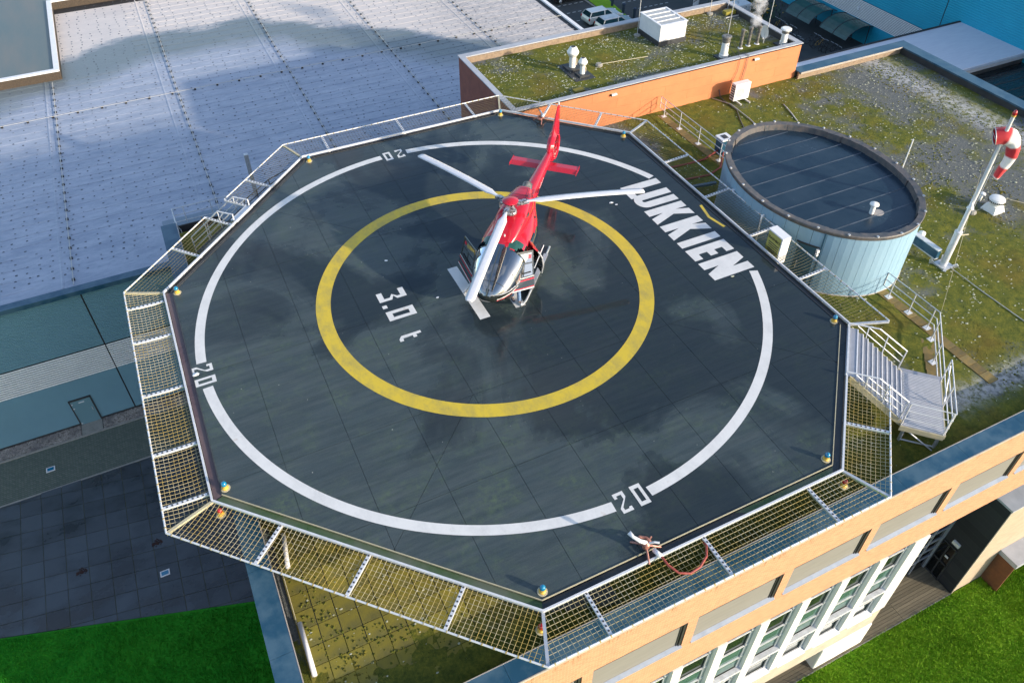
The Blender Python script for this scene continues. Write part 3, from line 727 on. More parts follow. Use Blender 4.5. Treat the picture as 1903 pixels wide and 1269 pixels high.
# parapets and copings
mb = MB(); mb.box(-10.46, 35.45, -12.95, -12.86, RZ-.2, -1.82); mb.box(-10.55, -10.46, -12.86, 12.2, RZ-.2, -1.82); mb.box(35.40, 35.50, -12.86, 12.1, RZ-.2, -2.06); mb.build('parapet_upstand', 'bitumen', ob)  # dark facing also paints the shade on the east inner face
MB().box(26.8, 35.4, 12.08, 12.2, RZ-.2, -2.04).build('back_parapet', 'brown_brick', ob)  # brown paints the sunlit inner face; the other lengths are darker
def coping(name, xa, xb, ya, yb, z, t, along='x', step=2.9):
    a = xa if along == 'x' else ya; e = xb if along == 'x' else yb
    while a < e-.01:
        c = min(a+step, e); q = MB()
        if along == 'x': q.box(a+.004, c-.004, ya, yb, z-t, z)
        else: q.box(xa, xb, a+.004, c-.004, z-t, z)
        q.build('coping', 'coping', ob); a = c
coping('c', -11.12, 36.2, -13.46, -12.84, -1.75, .10)
coping('c', -11.12, -10.44, -12.84, 12.3, -1.75, .10, 'y')
coping('c', 35.36, 36.2, -12.84, 11.98, -2.0, .10, 'y')
coping('c', 26.82, 36.2, 11.98, 12.72, -2.0, .10)
mb = MB(); mb.box(-10.44, 36, -12.84, -12.815, -1.84, -1.742); mb.box(-10.44, -10.415, -12.815, 12.2, -1.84, -1.742); mb.box(-11.15, 36.2, -13.49, -13.462, -1.86, -1.745); mb.box(26.85, 35.36, 11.95, 11.978, -2.1, -1.992); mb.build('coping_trim', 'coping_edge', ob)
# mossy roof surface with relief
def moss_field(name, x0, x1, y0, y1, z, step, seed, amt, hgt, pale=None, parent=ob):
    nx = int((x1-x0)/step)+1; ny = int((y1-y0)/step)+1
    X, Y = np.meshgrid(np.linspace(x0, x1, nx), np.linspace(y0, y1, ny)); x = X.ravel(); y = Y.ravel()
    a = VN(seed); b = VN(seed+1); n1 = a.fbm(x*.22+5, y*.22+5, 4); n2 = b.fbm(x*1.3, y*1.3, 5)
    m = np.clip(n1*.75+n2*.5-.13+amt(x, y), 0, 1); rough = b.fbm(x*5, y*5, 3)
    zz = z+hgt*np.clip((m-.42)*2.2, 0, 1)*(.45+rough)*1.1+.006*rough
    V = np.c_[x, y, zz]; i = np.arange(ny-1)[:, None]*nx+np.arange(nx-1)[None]; i = i.ravel()
    F = np.c_[i, i+1, i+nx+1, i+nx]
    return np_mesh(name, V, F, 'moss', parent, True, {'moss': m, 'pale': pale(x, y) if pale is not None else np.zeros(len(x))}), (lambda px, py: a.fbm(px*.22+5, py*.22+5, 4))
def gauss(v, c, s): return np.exp(-((v-c)/s)**2)
def amt_main(x, y):
    t = np.zeros_like(x)
    t += .20*gauss(y, -9, 6)*(x > 10)+.10*(x < 16)
    t += .16*gauss(x, 17, 4)*gauss(y, 7, 5)
    t -= .10*np.clip((x-22)/10, 0, 1)
    t += .05*gauss(y, 12, 1.2)
    t += .30*gauss(y, -12.3, .5)  # extra moss along the front parapet stands in for its shadow
    t -= .30*gauss(y, -11.2, .55)*(x > 14)  # barer strip beyond it stands in for the sunlit roof
    t -= .55*((x < -1.2) & (y < -5.2) & (y > -9.8-.35*(x+9)))
    t += .10*((x < -1) & (y < -8))
    t -= .5*gauss(x, 13.2, .8)*(y > 5)
    return t
def pale_main(x, y):
    e = np.clip((x-20)/8, 0, 1)
    p = gauss(x-33.2+.04*(y-3), 0, 1.0)*(y > -8)*.95
    return np.clip(p+gauss(y, -11.1, .5)*(x > 14)*.9, 0, 1)  # front term: pale strip painted as sunlit roof past the parapet shadow
roof, _ = moss_field('roof', -10.46, 35.42, -12.86, 12.42, RZ, .13, 11, amt_main, .055, pale_main)
def pebbles(name, n, x0, x1, y0, y1, z, seed, parent, keep=None, rmin=.02, rmax=.055):
    rs = np.random.RandomState(seed); x = rs.uniform(x0, x1, n); y = rs.uniform(y0, y1, n)
    dn = VN(seed).fbm(x*.3, y*.3); k = dn > rs.uniform(.25, .75, n)
    if keep is not None: k &= keep(x, y)
    x = x[k]; y = y[k]; n = len(x); r = rs.uniform(rmin, rmax, n)*(1+.6*(rs.rand(n) > .9)); a = rs.uniform(0, PI, n); e = rs.uniform(.5, 1, n)
    V = np.empty((n, 6, 3)); zb = z+.025+rs.uniform(0, .025, n)
    for q in range(5):
        t = a+q*2*PI/5; V[:, q] = np.c_[x+r*np.cos(t), y+r*e*np.sin(t), zb]
    V[:, 5] = np.c_[x, y, zb+r*.5]
    F = np.array([(q, (q+1) % 5, 5) for q in range(5)]); F = (np.arange(n)[:, None, None]*6+F[None]).reshape(-1, 3)
    return stuff(np_mesh(name, V.reshape(-1, 3), F, 'pebble', parent))
pebbles('lichen_flecks', 15000, -10, 35.2, -12.5, 12.2, RZ, 3, ob, lambda x, y: (x > 8) | ((x < -1) & (y < -8)))
# moss cushions
def cushions(name, n, x0, x1, y0, y1, z, seed, parent, keep=None):
    rs = np.random.RandomState(seed); x = rs.uniform(x0, x1, n); y = rs.uniform(y0, y1, n)
    k = VN(seed).fbm(x*.5, y*.5) > rs.uniform(.3, .7, n)
    if keep is not None: k &= keep(x, y)
    x = x[k]; y = y[k]; n = len(x); r = rs.uniform(.02, .055, n); a = rs.uniform(0, PI, n)
    V = np.empty((n, 13, 3)); 
    for q in range(6):
        t = a+q*PI/3; V[:, q] = np.c_[x+r*np.cos(t), y+r*np.sin(t), np.full(n, z+.0)]; V[:, 6+q] = np.c_[x+r*.65*np.cos(t+.3), y+r*.65*np.sin(t+.3), z+.02+r*.3]
    V[:, 12] = np.c_[x, y, z+.022+r*.42]
    F = [(q, (q+1) % 6, 6+(q+1) % 6) for q in range(6)]+[(q, 6+(q+1) % 6, 6+q) for q in range(6)]+[(6+q, 6+(q+1) % 6, 12) for q in range(6)]
    F = (np.arange(n)[:, None, None]*13+np.array(F)[None]).reshape(-1, 3)
    return stuff(np_mesh(name, V.reshape(-1, 3), F, 'moss', parent, True, {'moss': np.repeat(rs.uniform(.55, 1, n), 13), 'pale': np.zeros(n*13)}))
cushions('moss_cushions', 22000, 8, 35.2, -12.5, 12.2, RZ, 8, ob)
cushions('moss_cushions', 2600, -10.2, -1, -12.7, -6, RZ+.03, 9, ob, lambda x, y: (y < -9.6-.3*(x+9)) | (x < -9.2))
# algae-covered tiles in the near corner, each a piece
rt = MB().box(-.287, .287, -.287, .287, 0, .045).build('roof_tile', 'roof_tile', None); tile_mesh = rt.data; bpy.data.objects.remove(rt)
def tile(x, y, z, mesh, rz=0, name='roof_tile'):
    o = bpy.data.objects.new(name, mesh); COL.objects.link(o); o.parent = ob; o.location = Vector((x, y, z))-ORG[ob.name]; o.rotation_euler = (random.uniform(-.012, .012), random.uniform(-.012, .012), rz)
for i in range(16):
    for j in range(13):
        x = -9.95+.6*i; y = -12.4+.6*j
        if (x+9.9)*.9-(y+5.0) > 12.6 or y > -4.5+.0*x and x > -6: continue
        tile(x, y, RZ+random.uniform(-.004, .01)-.0, tile_mesh)
wt = MB().box(-.242, .242, -.242, .242, 0, .045).build('walkway_tile', 'walk_tile', None); wmesh = wt.data; bpy.data.objects.remove(wt)
for k in range(46):
    y = 11.7-.5*k
    if -5.1 < y < 4.6: continue
    tile(16.55, y, RZ+random.uniform(.005, .02), wmesh, 0, 'walkway_tile')
for k in range(6): tile(15.9-.3*k, -8.4-.35*k, RZ+random.uniform(.005, .02), wmesh, R(45), 'walkway_tile')

# orange-clad upper block
UX0, UX1, UY0, UY1 = 7.2, 26.76, 12.4, 19.85; UT = -.20; UR = -.62
MB().box(UX0+.06, UX1-.06, UY0+.06, UY1-.06, G, UR-.06).build('block_core', 'bitumen', ob)
for r_ in range(4):
    z0 = RZ-.12+r_*.565; z1 = min(z0+.56, UT-.05); x = UX0; first = True
    while x < UX1-.01:
        e = min(x+(1.6 if (r_ % 2 and first) else 3.25), UX1); first = False
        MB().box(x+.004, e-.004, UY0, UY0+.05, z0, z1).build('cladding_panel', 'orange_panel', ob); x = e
y = UY0+.05
while y < UY1-.01:
    e = min(y+1.86, UY1); MB().box(UX0, UX0+.05, y+.004, e-.004, -10, UT-.05).build('side_panel', 'orange_panel_shaded', ob); y = e
MB().box(UX1-.06, UX1, UY0+.05, UY1, RZ-.3, UT-.06).build('east_wall', 'bitumen', ob)
MB().box(UX0+.05, UX1-.06, UY1-.06, UY1, -10, UT-.06).build('rear_wall', 'bitumen', ob)
mb = MB(); mb.box(UX0+.24, UX1-.3, UY1-.42, UY1-.34, UR-.1, UT-.06); mb.build('rear_upstand', 'brown_brick', ob)
mb = MB(); mb.box(UX0+.22, UX0+.28, UY0+.2, UY1-.42, UR-.1, UT-.06); mb.box(UX1-.32, UX1-.26, UY0+.2, UY1-.42, UR-.1, UT-.06); mb.box(UX0+.22, UX1-.26, UY0+.2, UY0+.26, UR-.1, UT-.06); mb.build('block_upstand', 'bitumen', ob)
for (a, b_, c, d_) in ((UX0-.05, UX1+.05, UY0-.05, UY0+.26), (UX0-.05, UX1+.05, UY1-.36, UY1+.06), (UX0-.05, UX0+.28, UY0+.262, UY1-.362), (UX1-.32, UX1+.05, UY0+.262, UY1-.362)):
    MB().box(a, b_, c, d_, UT-.06, UT+.0).build('block_coping', 'grey_slab', ob)
moss_field('block_roof', UX0+.26, UX1-.3, UY0+.25, UY1-.4, UR, .12, 21, lambda x, y: .04+.0*x-.14*gauss(y, 13.2, .5), .05)
pebbles('lichen_flecks', 3800, UX0+.4, UX1-.5, UY0+.4, UY1-.6, UR, 13, ob)
cushions('moss_cushions', 5200, UX0+.4, UX1-.5, UY0+.5, UY1-.6, UR, 14, ob)

# lower brick building at the right
lb = thing('brick_wing', 'low wing with a pale brick front and a black brick side wall beside the passage', 'building', (26, -12.5, G))
MB().box(18.79, 44, -13.54, -11.5, G, -9.45).build('front_wall', 'beige_brick', lb)
MB().box(18.73, 18.785, -13.54, -11.82, G, -9.45).build('side_wall', 'dark_brick', lb)
MB().box(18.70, 44, -13.60, -11.5, -9.45, -9.33).build('roof_slab', 'grey_slab', lb)
MB().box(18.72, 18.79, -13.58, -13.545, G, -9.45).build('corner_trim', 'plinth', lb)
dr = MB(); dr.box(18.69, 18.73, -12.72, -11.93, G+.03, -13.9); dr = dr.build('entrance_door', 'dark_glass', lb)
f = MB()
for y in (-12.72, -12.33, -11.95): f.box(18.64, 18.69, y-.03, y+.03, G+.03, -13.88)
for z in (-13.9, -15.3, G+.08): f.box(18.64, 18.69, -12.75, -11.92, z-.03, z+.03)
f.build('door_frame', 'bitumen', dr)
MB().box(18.62, 18.64, -12.6, -12.42, -14.75, -14.62).build('notice', 'white', dr)
MB().box(18.6, 18.73, -12.72, -12.35, -13.62, -13.42).build('lamp', 'white_plastic', lb)
MB().box(20, 44, -13.545, -13.542, -15.0, -14.97).build('string_line', 'plinth', lb)
cb = thing('rusty_entrance_hood', 'grey-topped box hood with rust-brown sides on the pale brick wall', 'canopy', (21.6, -14.0, G))
MB().box(20.78, 27, -14.5, -13.545, -14.35, -14.05).build('roof_plate', 'grey_slab', cb)
q = MB(); q.box(20.78, 20.84, -14.45, -13.545, G, -14.36); q.build('side_panel', 'corten', cb)
MB().box(22.5, 27, -14.45, -14.4, -15.2, -14.36).build('front_panel', 'corten', cb)

# ================================================================== HELIDECK
OV = [(-11.43, 5.08), (-11.43, -5.37), (-4.07, -12.73), (6.41, -12.73), (11.32, -7.81), (11.32, 7.54), (6.43, 12.43), (-4.08, 12.43)]
def offset(poly, d):       # d > 0 shrinks
    n = len(poly); L = []
    for i in range(n):
        a = Vector(poly[i]); b = Vector(poly[(i+1) % n]); e = (b-a).normalized(); L.append((a+Vector((-e.y, e.x))*d, e))
    out = []
    for i in range(n):
        (p, e), (q, f) = L[i-1], L[i]; den = e.x*f.y-e.y*f.x; t = ((q.x-p.x)*f.y-(q.y-p.y)*f.x)/den; w = p+e*t; out.append((w.x, w.y))
    return out
IN = offset(OV, .30); NO = offset(OV, -1.39)
hd = thing('helideck', 'octagonal dark helicopter deck with a white ring, a yellow ring and white lettering', 'helipad', (0, 0, -.5))
MB().prism(offset(OV, .40), -.5, -.15).build('deck_frame', 'bitumen', hd)
MB().prism(IN, -.149, -.024).build('deck_bed', 'black', hd)
xs = [-20, -9.15, -7.03, -4.87, -2.67, -.72, 1.23, 3.2, 5.2, 7.4, 9.5, 20]; ys = [-20, -8.15, -4.9, 0.05, 4.92, 8.6, 20]
def panel(poly):
    if len(poly) < 3: return
    ar = .5*abs(sum(poly[k][0]*poly[(k+1) % len(poly)][1]-poly[(k+1) % len(poly)][0]*poly[k][1] for k in range(len(poly))))
    if ar < .05: return
    q = offset(poly, .006); MB().prism(q, -.02, random.uniform(-.0015, 0)).build('deck_panel', 'deck', hd)
for i in range(len(xs)-1):
    for j in range(len(ys)-1):
        p = [(xs[i], ys[j]), (xs[i+1], ys[j]), (xs[i+1], ys[j+1]), (xs[i], ys[j+1])]
        for k in range(8):
            a = Vector(IN[k]); b = Vector(IN[(k+1) % 8]); e = (b-a).normalized(); n = (e.y, -e.x)
            p = clip(p, n, a.x*n[0]+a.y*n[1])
            if len(p) < 3: break
        if len(p) < 3: continue
        cx = sum(q[0] for q in p)/len(p); cy = sum(q[1] for q in p)/len(p)
        cut = None
        if cx < -3 and cy < -5: cut = ((1, -1), 2.2)
        elif cx > 5 and cy < -5: cut = ((1, 1), .45)
        elif cx < -3 and cy > 5: cut = ((1, 1), 2.3)
        if cut and len(p) >= 3:
            n = Vector(cut[0]).normalized(); c = cut[1]/math.sqrt(2); panel(clip(p, n, c)); panel(clip(p, -n, -c))
        else: panel(p)
gm = ['gutter_purple', 'gutter_green', 'gutter', 'gutter', 'gutter', 'gutter', 'gutter', 'gutter']  # last four edges: dark strip stands in for the shadow by the rail
en = offset(OV, .05)
for k in range(8):
    a, b, c, d_ = IN[k], IN[(k+1) % 8], en[(k+1) % 8], en[k]
    z = -.03 if k == 0 else -.07
    MB().add([(*d_, z), (*c, z), (*b, z), (*a, z)], [(0, 1, 2, 3)]).build('edge_gutter', gm[k], hd)
    q = MB(); q.beam((*IN[k], -.0), (*IN[(k+1) % 8], -.0), .025, .05); q.build('edge_lip', 'tan_steel' if k in (1, 2, 3) else 'grey_dark', hd)
    q = MB(); q.beam((*OV[k], .035), (*OV[(k+1) % 8], .045), .06, .09); q.build('edge_rail', 'galv_white', hd)
    o1 = offset(OV, .0); q = MB(); q.beam((*offset(OV, .04)[k], -.10), (*offset(OV, .04)[(k+1) % 8], -.10), .05, .13); q.build('edge_girder', 'bitumen', hd)
q = MB().box(2.2, 4.4, -12.42, -12.36, -.065, -.05); 
MB().add([(2.5, -12.46, -.062), (6.3, -12.46, -.062), (6.1, -12.66, -.062), (2.9, -12.68, -.062)], [(0, 3, 2, 1)]).build('algae_film', 'gutter_green', hd)
for (x, y) in ((-8, -3.5), (-8, 3), (-3, -9.5), (4.5, -9.8), (8.6, -6), (8.6, 4.5), (3, 9), (-3, 9), (0, 0), (-7.4, -7.0)):
    MB().box(x-.14, x+.14, y-.14, y+.14, RZ, -.5).build('column', 'galv', hd)
# painted marks (a few mm of paint)
PZ = .0045
def ring(r0, r1, a0, a1, seg): 
    mb = MB(); n = max(6, int((a1-a0)/R(1.5)))
    for i in range(n):
        t0 = a0+(a1-a0)*i/n; t1 = a0+(a1-a0)*(i+1)/n
        mb.add([(r0*math.cos(t0), r0*math.sin(t0), PZ), (r1*math.cos(t0), r1*math.sin(t0), PZ), (r1*math.cos(t1), r1*math.sin(t1), PZ), (r0*math.cos(t1), r0*math.sin(t1), PZ)], [(0, 1, 2, 3)])
    return mb
def A2(x, y): return math.atan2(y, x)
segs = [(A2(.58, -10.76), A2(10.1, -3.79)), (A2(10.1, 3.68), A2(.62, 10.74)), (A2(-.65, 10.74), A2(-10.78, .62)), (A2(-10.78, -.65)+2*PI, A2(-.66, -10.74)+2*PI)]
for a0, a1 in segs: ring(10.60, 10.945, a0, a1, 0).build('white_ring', 'paint_w', hd)
for k in range(4): ring(6.0, 6.56, k*PI/2+.03, (k+1)*PI/2+.03, 0).build('yellow_ring', 'paint_y', hd)
def mark(name, polys, f, mat='paint_w'):
    mb = MB()
    for i, p in enumerate(polys):
        q = [f(*v) for v in p]
        if sum(q[k][0]*q[(k+1) % len(q)][1]-q[(k+1) % len(q)][0]*q[k][1] for k in range(len(q))) < 0: q = q[::-1]
        mb.flat(q, PZ+.0006*i)
    return mb.build(name, mat, hd)
def D2(w, h, s): return [[(0, h-s), (w, h-s), (w, h), (0, h)], [(0, h-.19), (s, h-.19), (s, h-s), (0, h-s)], [(w-s, h*.62), (w, h*.70), (w, h-s), (w-s, h-s)],
                         [(w-s, h*.62), (w, h*.70), (s, .19*1.05), (0, .19)], [(0, s), (s, s), (s, .2), (0, .19)], [(0, 0), (w, 0), (w, s), (0, s)], [(w-s, s), (w, s), (w, .15), (w-s, .15)]]
def D0(w, h, s, t=None): t = t or s; return [[(0, 0), (w, 0), (w, t), (0, t)], [(0, h-t), (w, h-t), (w, h), (0, h)], [(0, t), (s, t), (s, h-t), (0, h-t)], [(w-s, t), (w, t), (w, h-t), (w-s, h-t)]]
mark('numeral', D2(.36, .72, .10), lambda x, y: (-.52+x, -11.1+y)); mark('numeral', D0(.36, .74, .10, .13), lambda x, y: (.09+x, -11.1+y))
mark('numeral', D2(.36, .72, .10), lambda x, y: (-11.15+y, .48-x)); mark('numeral', D0(.36, .72, .10, .13), lambda x, y: (-11.14+y, -.13-x))
mark('numeral', D2(.36, .70, .10), lambda x, y: (.46-x, 11.08-y)); mark('numeral', D0(.36, .72, .10, .13), lambda x, y: (-.14-x, 11.09-y))
W3 = lambda x, y: (-4.05+y, 1.41-x)
mark('numeral', [[(0, .0), (.0, .22), (.40, .22), (.40, .0)], [(0, .87), (0, 1.09), (.40, 1.09), (.40, .87)], [(.40, 0), (.54, 0), (.54, .50), (.40, .44)], [(.40, .44), (.54, .5), (.34, .6), (.22, .56)], [(.22, .56), (.34, .6), (.54, .70), (.40, .74)], [(.40, .74), (.54, .70), (.54, 1.09), (.40, 1.09)]], W3)
mark('full_stop', [[(.75, 0), (.93, 0), (.93, .18), (.75, .18)]], W3)
mark('numeral', D0(.53, 1.08, .16, .22), lambda x, y: (-4.04+y, .27-x))
mark('letter_t', [[(2.58, .12), (2.73, .0), (2.73, .15), (2.70, .86), (2.58, .86)], [(2.73, 0), (2.86, .0), (2.86, .14), (2.73, .15)], [(2.70, .52), (2.84, .52), (2.84, .66), (2.70, .66)]], W3)
# the name along the right side: letters stand with their tops outwards
LX = lambda y0: (lambda x, y: (8.33+y*1.945, y0-x))
def poly_letter(name, y0, w, polys): mark('letter_'+name, [[(px*w, py) for px, py in p] for p in polys], LX(y0))
poly_letter('l', 3.545, .98, [[(0, 0), (.44, 0), (.44, 1), (0, 1)], [(.44, 0), (1.0, 0), (1.0, .19), (.44, .19)]])
arc = lambda cx, r, n: [(cx+r*math.cos(PI+PI*i/n), .22+.22*(r/.5)*math.sin(PI+PI*i/n)) for i in range(n+1)]
U = [[(0, .22), (.41, .22), (.41, 1), (0, 1)], [(.59, .22), (1, .22), (1, 1), (.59, 1)]]
o_ = arc(.5, .5, 12); i_ = arc(.5, .09, 12)
for k in range(12): U.append([o_[k], o_[k+1], i_[k+1], i_[k]])
poly_letter('u', 2.70, 1.0, U)
Kp = [[(0, 0), (.41, 0), (.41, 1), (0, 1)], [(.41, .42), (.41, .70), (.58, 1), (1, 1), (.66, .56)], [(.41, .42), (.66, .56), (1.02, 0), (.60, 0), (.41, .36)]]
poly_letter('k', 1.53, 1.05, Kp); poly_letter('k', .30, 1.05, Kp)
poly_letter('i', -.97, .40, [[(0, 0), (1, 0), (1, 1), (0, 1)]])
poly_letter('e', -1.57, .73, [[(0, 0), (.56, 0), (.56, 1), (0, 1)], [(.56, 0), (1, 0), (1, .2), (.56, .2)], [(.56, .41), (.95, .41), (.95, .60), (.56, .60)], [(.56, .8), (1, .8), (1, 1), (.56, 1)]])
poly_letter('n', -2.48, 1.13, [[(0, 0), (.38, 0), (.38, 1), (0, 1)], [(.62, 0), (1, 0), (1, 1), (.62, 1)], [(.38, 1), (.38, .36), (.62, 0), (.62, .62)]])
mark('letter_h', [[(-.96, -1.63), (-.54, -1.63), (-.54, 1.64), (-.96, 1.64)], [(.53, -1.63), (.95, -1.63), (.95, 1.64), (.53, 1.64)], [(-.54, -.2), (.53, -.2), (.53, .22), (-.54, .22)]], lambda x, y: (x, y))
mark('yellow_chevron', [[(10.80, .86), (10.93, .86), (10.73, -.02), (10.60, -.04)], [(10.60, -.04), (10.73, -.02), (10.91, -.89), (10.78, -.89)]], lambda x, y: (x, y), 'paint_y')

# safety nets, arms and rails
ARM = {0: [.5, 2.5, 5.3, 8.0, 10.13], 1: [2.38, 5.25, 8.14], 2: [1.3, 5.2, 9.07], 3: [2.0], 4: [2.82, 5.92, 9.1, 12.3], 5: [1.8, 4.6], 6: [1.4, 5.26, 9.15], 7: [2.65, 4.33, 5.75, 8.02]}
NR = [.0065, .0062, .0075, .0075, .0055, .0055, .0055, .0065]
GAP = {7: (4.33, 5.75), 3: (4.15, 6.75)}
def onedge(poly, k, t, L):
    a = Vector(poly[k]); b = Vector(poly[(k+1) % 8]); return a+(b-a)*(t/L)
def cord(mb, p, q, r=.0095):
    mb.tube([p, q], r, 3, caps=False)
for k in range(8):
    a = Vector(OV[k]); b = Vector(OV[(k+1) % 8]); L = (b-a).length; e = (b-a)/L; nrm = Vector((e.y, -e.x))
    oa = Vector(NO[k]); ob_ = Vector(NO[(k+1) % 8])
    s0 = (oa-a).dot(e); s1 = (ob_-a).dot(e)
    spans = [(None, None)] if k not in GAP else [(None, GAP[k][0]), (GAP[k][1], None)]
    for (ta, tb) in spans:
        A0 = 0 if ta is None else ta; B0 = L if tb is None else tb; A1 = s0 if ta is None else ta; B1 = s1 if tb is None else tb
        if B0-A0 < .3 and k == 3: continue
        def P(t, v):      # t along, v across 0..1
            lo = A0+(A1-A0)*v; hi = B0+(B1-B0)*v; s = min(max(t, lo), hi)
            w = a+e*s+nrm*(1.39*v); sag = -.07*math.sin(PI*v)
            return (w.x, w.y, .02+.07*v+sag)
        mb = MB(); st = .145; s = math.floor(min(A0, A1)/st)*st
        while s < max(B0, B1):
            v0 = 0.0; v1 = 1.0
            if s < A0: v0 = (A0-s)/(A0-A1) if A0 != A1 else 1
            if s > B0: v0 = (s-B0)/(B1-B0) if B1 != B0 else 1
            if s < A1 and A1 > A0: v1 = (s-A0)/(A1-A0)
            if v0 < v1-.02:
                pts = [P(s, v0+(v1-v0)*i/3) for i in range(4)]; mb.tube(pts, NR[k], 3, caps=False)
            s += st
        for i in range(1, 10):
            v = i/10; n = max(2, int((B0-A0)/2)); lo = A0+(A1-A0)*v; hi = B0+(B1-B0)*v
            mb.tube([P(lo+(hi-lo)*j/n, v) for j in range(n+1)], NR[k], 3, caps=False)
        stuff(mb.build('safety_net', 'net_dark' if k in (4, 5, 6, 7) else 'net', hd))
        # outer rail with its lashings
        w0 = a+e*A1+nrm*1.39; w1 = a+e*B1+nrm*1.39
        q = MB(); q.tube([(w0.x, w0.y, .095), (w1.x, w1.y, .095)], .029, 7)
        s = A1+.2
        while s < B1: w = a+e*s+nrm*1.39; q.tube([(w.x-e.x*.02, w.y-e.y*.02, .095), (w.x+e.x*.02, w.y+e.y*.02, .095)], .038, 6, m=1); s += .33
        q.build('net_rail', ['galv_white', 'net'], hd)
    for t in ARM[k]:
        p = a+e*t-nrm*.02; w = a+e*t+nrm*1.37
        q = MB(); q.beam((p.x, p.y, -.01), (w.x, w.y, .055), .10, .07); 
        for i in range(9):
            z = p+(w-p)*((i+.6)/9.5); q.beam((z.x-nrm.x*.025, z.y-nrm.y*.025, .03+.066*(i+.6)/9.5), (z.x+nrm.x*.025, z.y+nrm.y*.025, .03+.066*(i+.6)/9.5), .05, .01, m=1)
        q.build('net_arm', ['galv_white', 'grey_dark'], hd)
    q = MB(); q.beam((OV[k][0], OV[k][1], -.02), (NO[k][0], NO[k][1], .05), .09, .08); q.build('corner_arm', 'tan_steel' if k in (0, 1, 6, 7) else 'galv', hd)
# deck lamps
def deck_lamp(name, x, y, z, lens, label, grp, cat='light'):
    t = thing(name, label, cat, (x, y, z), grp)
    smooth_angle(MB().lathe((x, y, z), [(.15, 0), (.15, .012), (.10, .02)], 14).build('base', 'tan_steel', t))
    smooth_angle(MB().lathe((x, y, z+.02), [(.105, 0), (.105, .03), (.075, .06), (.085, .14), (.09, .15)], 14).build('housing', 'yellow_plastic', t))
    MB().lathe((x, y, z+.17), [(.085, 0), (.09, .04), (.075, .10), (.045, .135), (.012, .145)], 14).build('lens', lens, t, True)
LP = [((-10.99, -5.06), 'at the lower left corner, by the mossy net and the white 20'), ((-10.96, 4.87), 'at the left corner, beside the brown gutter end'),
      ((-3.86, 11.95), 'at the far left corner, above the upside-down 20'), ((6.26, 12.0), 'at the far corner, in front of the shaded orange side wall'),
      ((10.89, 7.39), 'at the upper right corner, behind the tail of the helicopter'), ((10.92, -7.45), 'at the right corner, at the head of the steel stairs'),
      ((6.25, -12.17), 'at the lower right corner, by the algae gutter'), ((-3.82, -12.21), 'at the near corner, closest to the camera')]
for (x, y), l in LP: deck_lamp('deck_light', x, y, 0, 'lens_blue', 'blue-domed deck light '+l, 'blue perimeter lights on the helideck')
for (x, y), l in (((-11.32, -5.62), 'below the lower left corner of the deck'), ((-4.25, -12.98), 'hanging under the near corner of the deck'), ((6.35, -13.0), 'under the lower right corner of the deck')):
    deck_lamp('obstruction_light', x, y, -.42, 'lens_red', 'small red-domed lamp '+l, 'red lamps under the deck edge', 'lamp')
# fire monitors
def monitor(x, y, rz, label):
    t = thing('fire_monitor', label, 'water cannon', (x, y, 0), 'fire monitors on the deck edge')
    c = Vector((x, y, 0)); ca, sa = math.cos(rz), math.sin(rz); L = lambda a, b, z: (x+a*ca-b*sa, y+a*sa+b*ca, z)
    q = MB()
    for a, b in ((.42, .05), (-.30, .32), (-.30, -.30), (.05, -.42)): q.tube([L(0, 0, .22), L(a*.5, b*.5, .16), L(a, b, .05), L(a*1.08, b*1.08, .03)], .03, 6)
    q.build('legs', 'copper', t)
    smooth_angle(MB().lathe((x, y, .14), [(.10, 0), (.12, .08), (.09, .16), (.11, .2), (.05, .26)], 12).build('body', 'copper', t))
    MB().tube([L(0, 0, .36), L(.16, .10, .44), L(.36, .14, .50), L(.52, .12, .56)], [.06, .06, .05, .07], 8).build('nozzle', 'white', t, True)
    MB().tube([L(-.02, 0, .34), L(-.18, -.12, .42), L(-.30, -.2, .40)], .035, 6).build('lever', 'galv', t)
    MB().tube([L(-.1, -.16, .2), L(.1, -.24, .2), L(.28, -.14, .22), L(.30, .04, .24)], .05, 7).build('elbow', 'copper', t, True)
    return t
monitor(-.60, -12.36, R(118), 'copper-coloured fire monitor at the near edge of the deck with a red hose')
monitor(7.95, 10.55, R(230), 'copper-coloured fire monitor at the far edge of the deck behind the tail fin')
hs = MB().tube([(-.42, -12.55, .1), (-.36, -12.85, .16), (-.33, -13.1, .12), (-.18, -13.42, .10), (.12, -13.55, .06), (.48, -13.5, .05), (.85, -13.3, .03), (1.05, -13.02, .02), (1.10, -12.80, -.1)], [.032, .036, .04, .034, .036, .036, .035, .036, .034], 8)
tag(hs.build('red_hose', 'red_rope', None, True, (0, -13, 0)), 'slack red hose lying on the net beside the near fire monitor', 'hose')
tag(MB().tube([(-.43, -12.52, .12), (-.37, -12.82, .17)], .07, 10).build('hose_coupling', 'white', None, True, (-.4, -12.6, .1)), 'pale hose coupling between the near fire monitor and its red hose', 'coupling')
def debris(x, y, s, seed, label, cat='debris', mat='white_plastic'):
    rs = random.Random(seed); q = MB()
    pts = [(x+s*math.cos(a)*rs.uniform(.6, 1), y+s*.7*math.sin(a)*rs.uniform(.6, 1), PZ+rs.uniform(.008, .03)) for a in [i*PI/3 for i in range(6)]]
    q.add(pts+[(x, y, PZ+s*.28)], [(i, (i+1) % 6, 6) for i in range(6)]); tag(q.build('debris', mat, None, False, (x, y, 0)), label, cat)
debris(-11.03, .12, .2, 1, 'torn white flap peeling at the foot of the painted 2 on the left')
debris(7.36, 2.72, .12, 2, 'pair of small pale stones lying left of the letter U', 'stones')
debris(7.5, 2.5, .10, 3, 'small pale stone lying just below the U by its twin', 'stones')
debris(-3.0, 3.2, .10, 4, 'white scrap lying on the deck inside the yellow ring, far from the wheels')
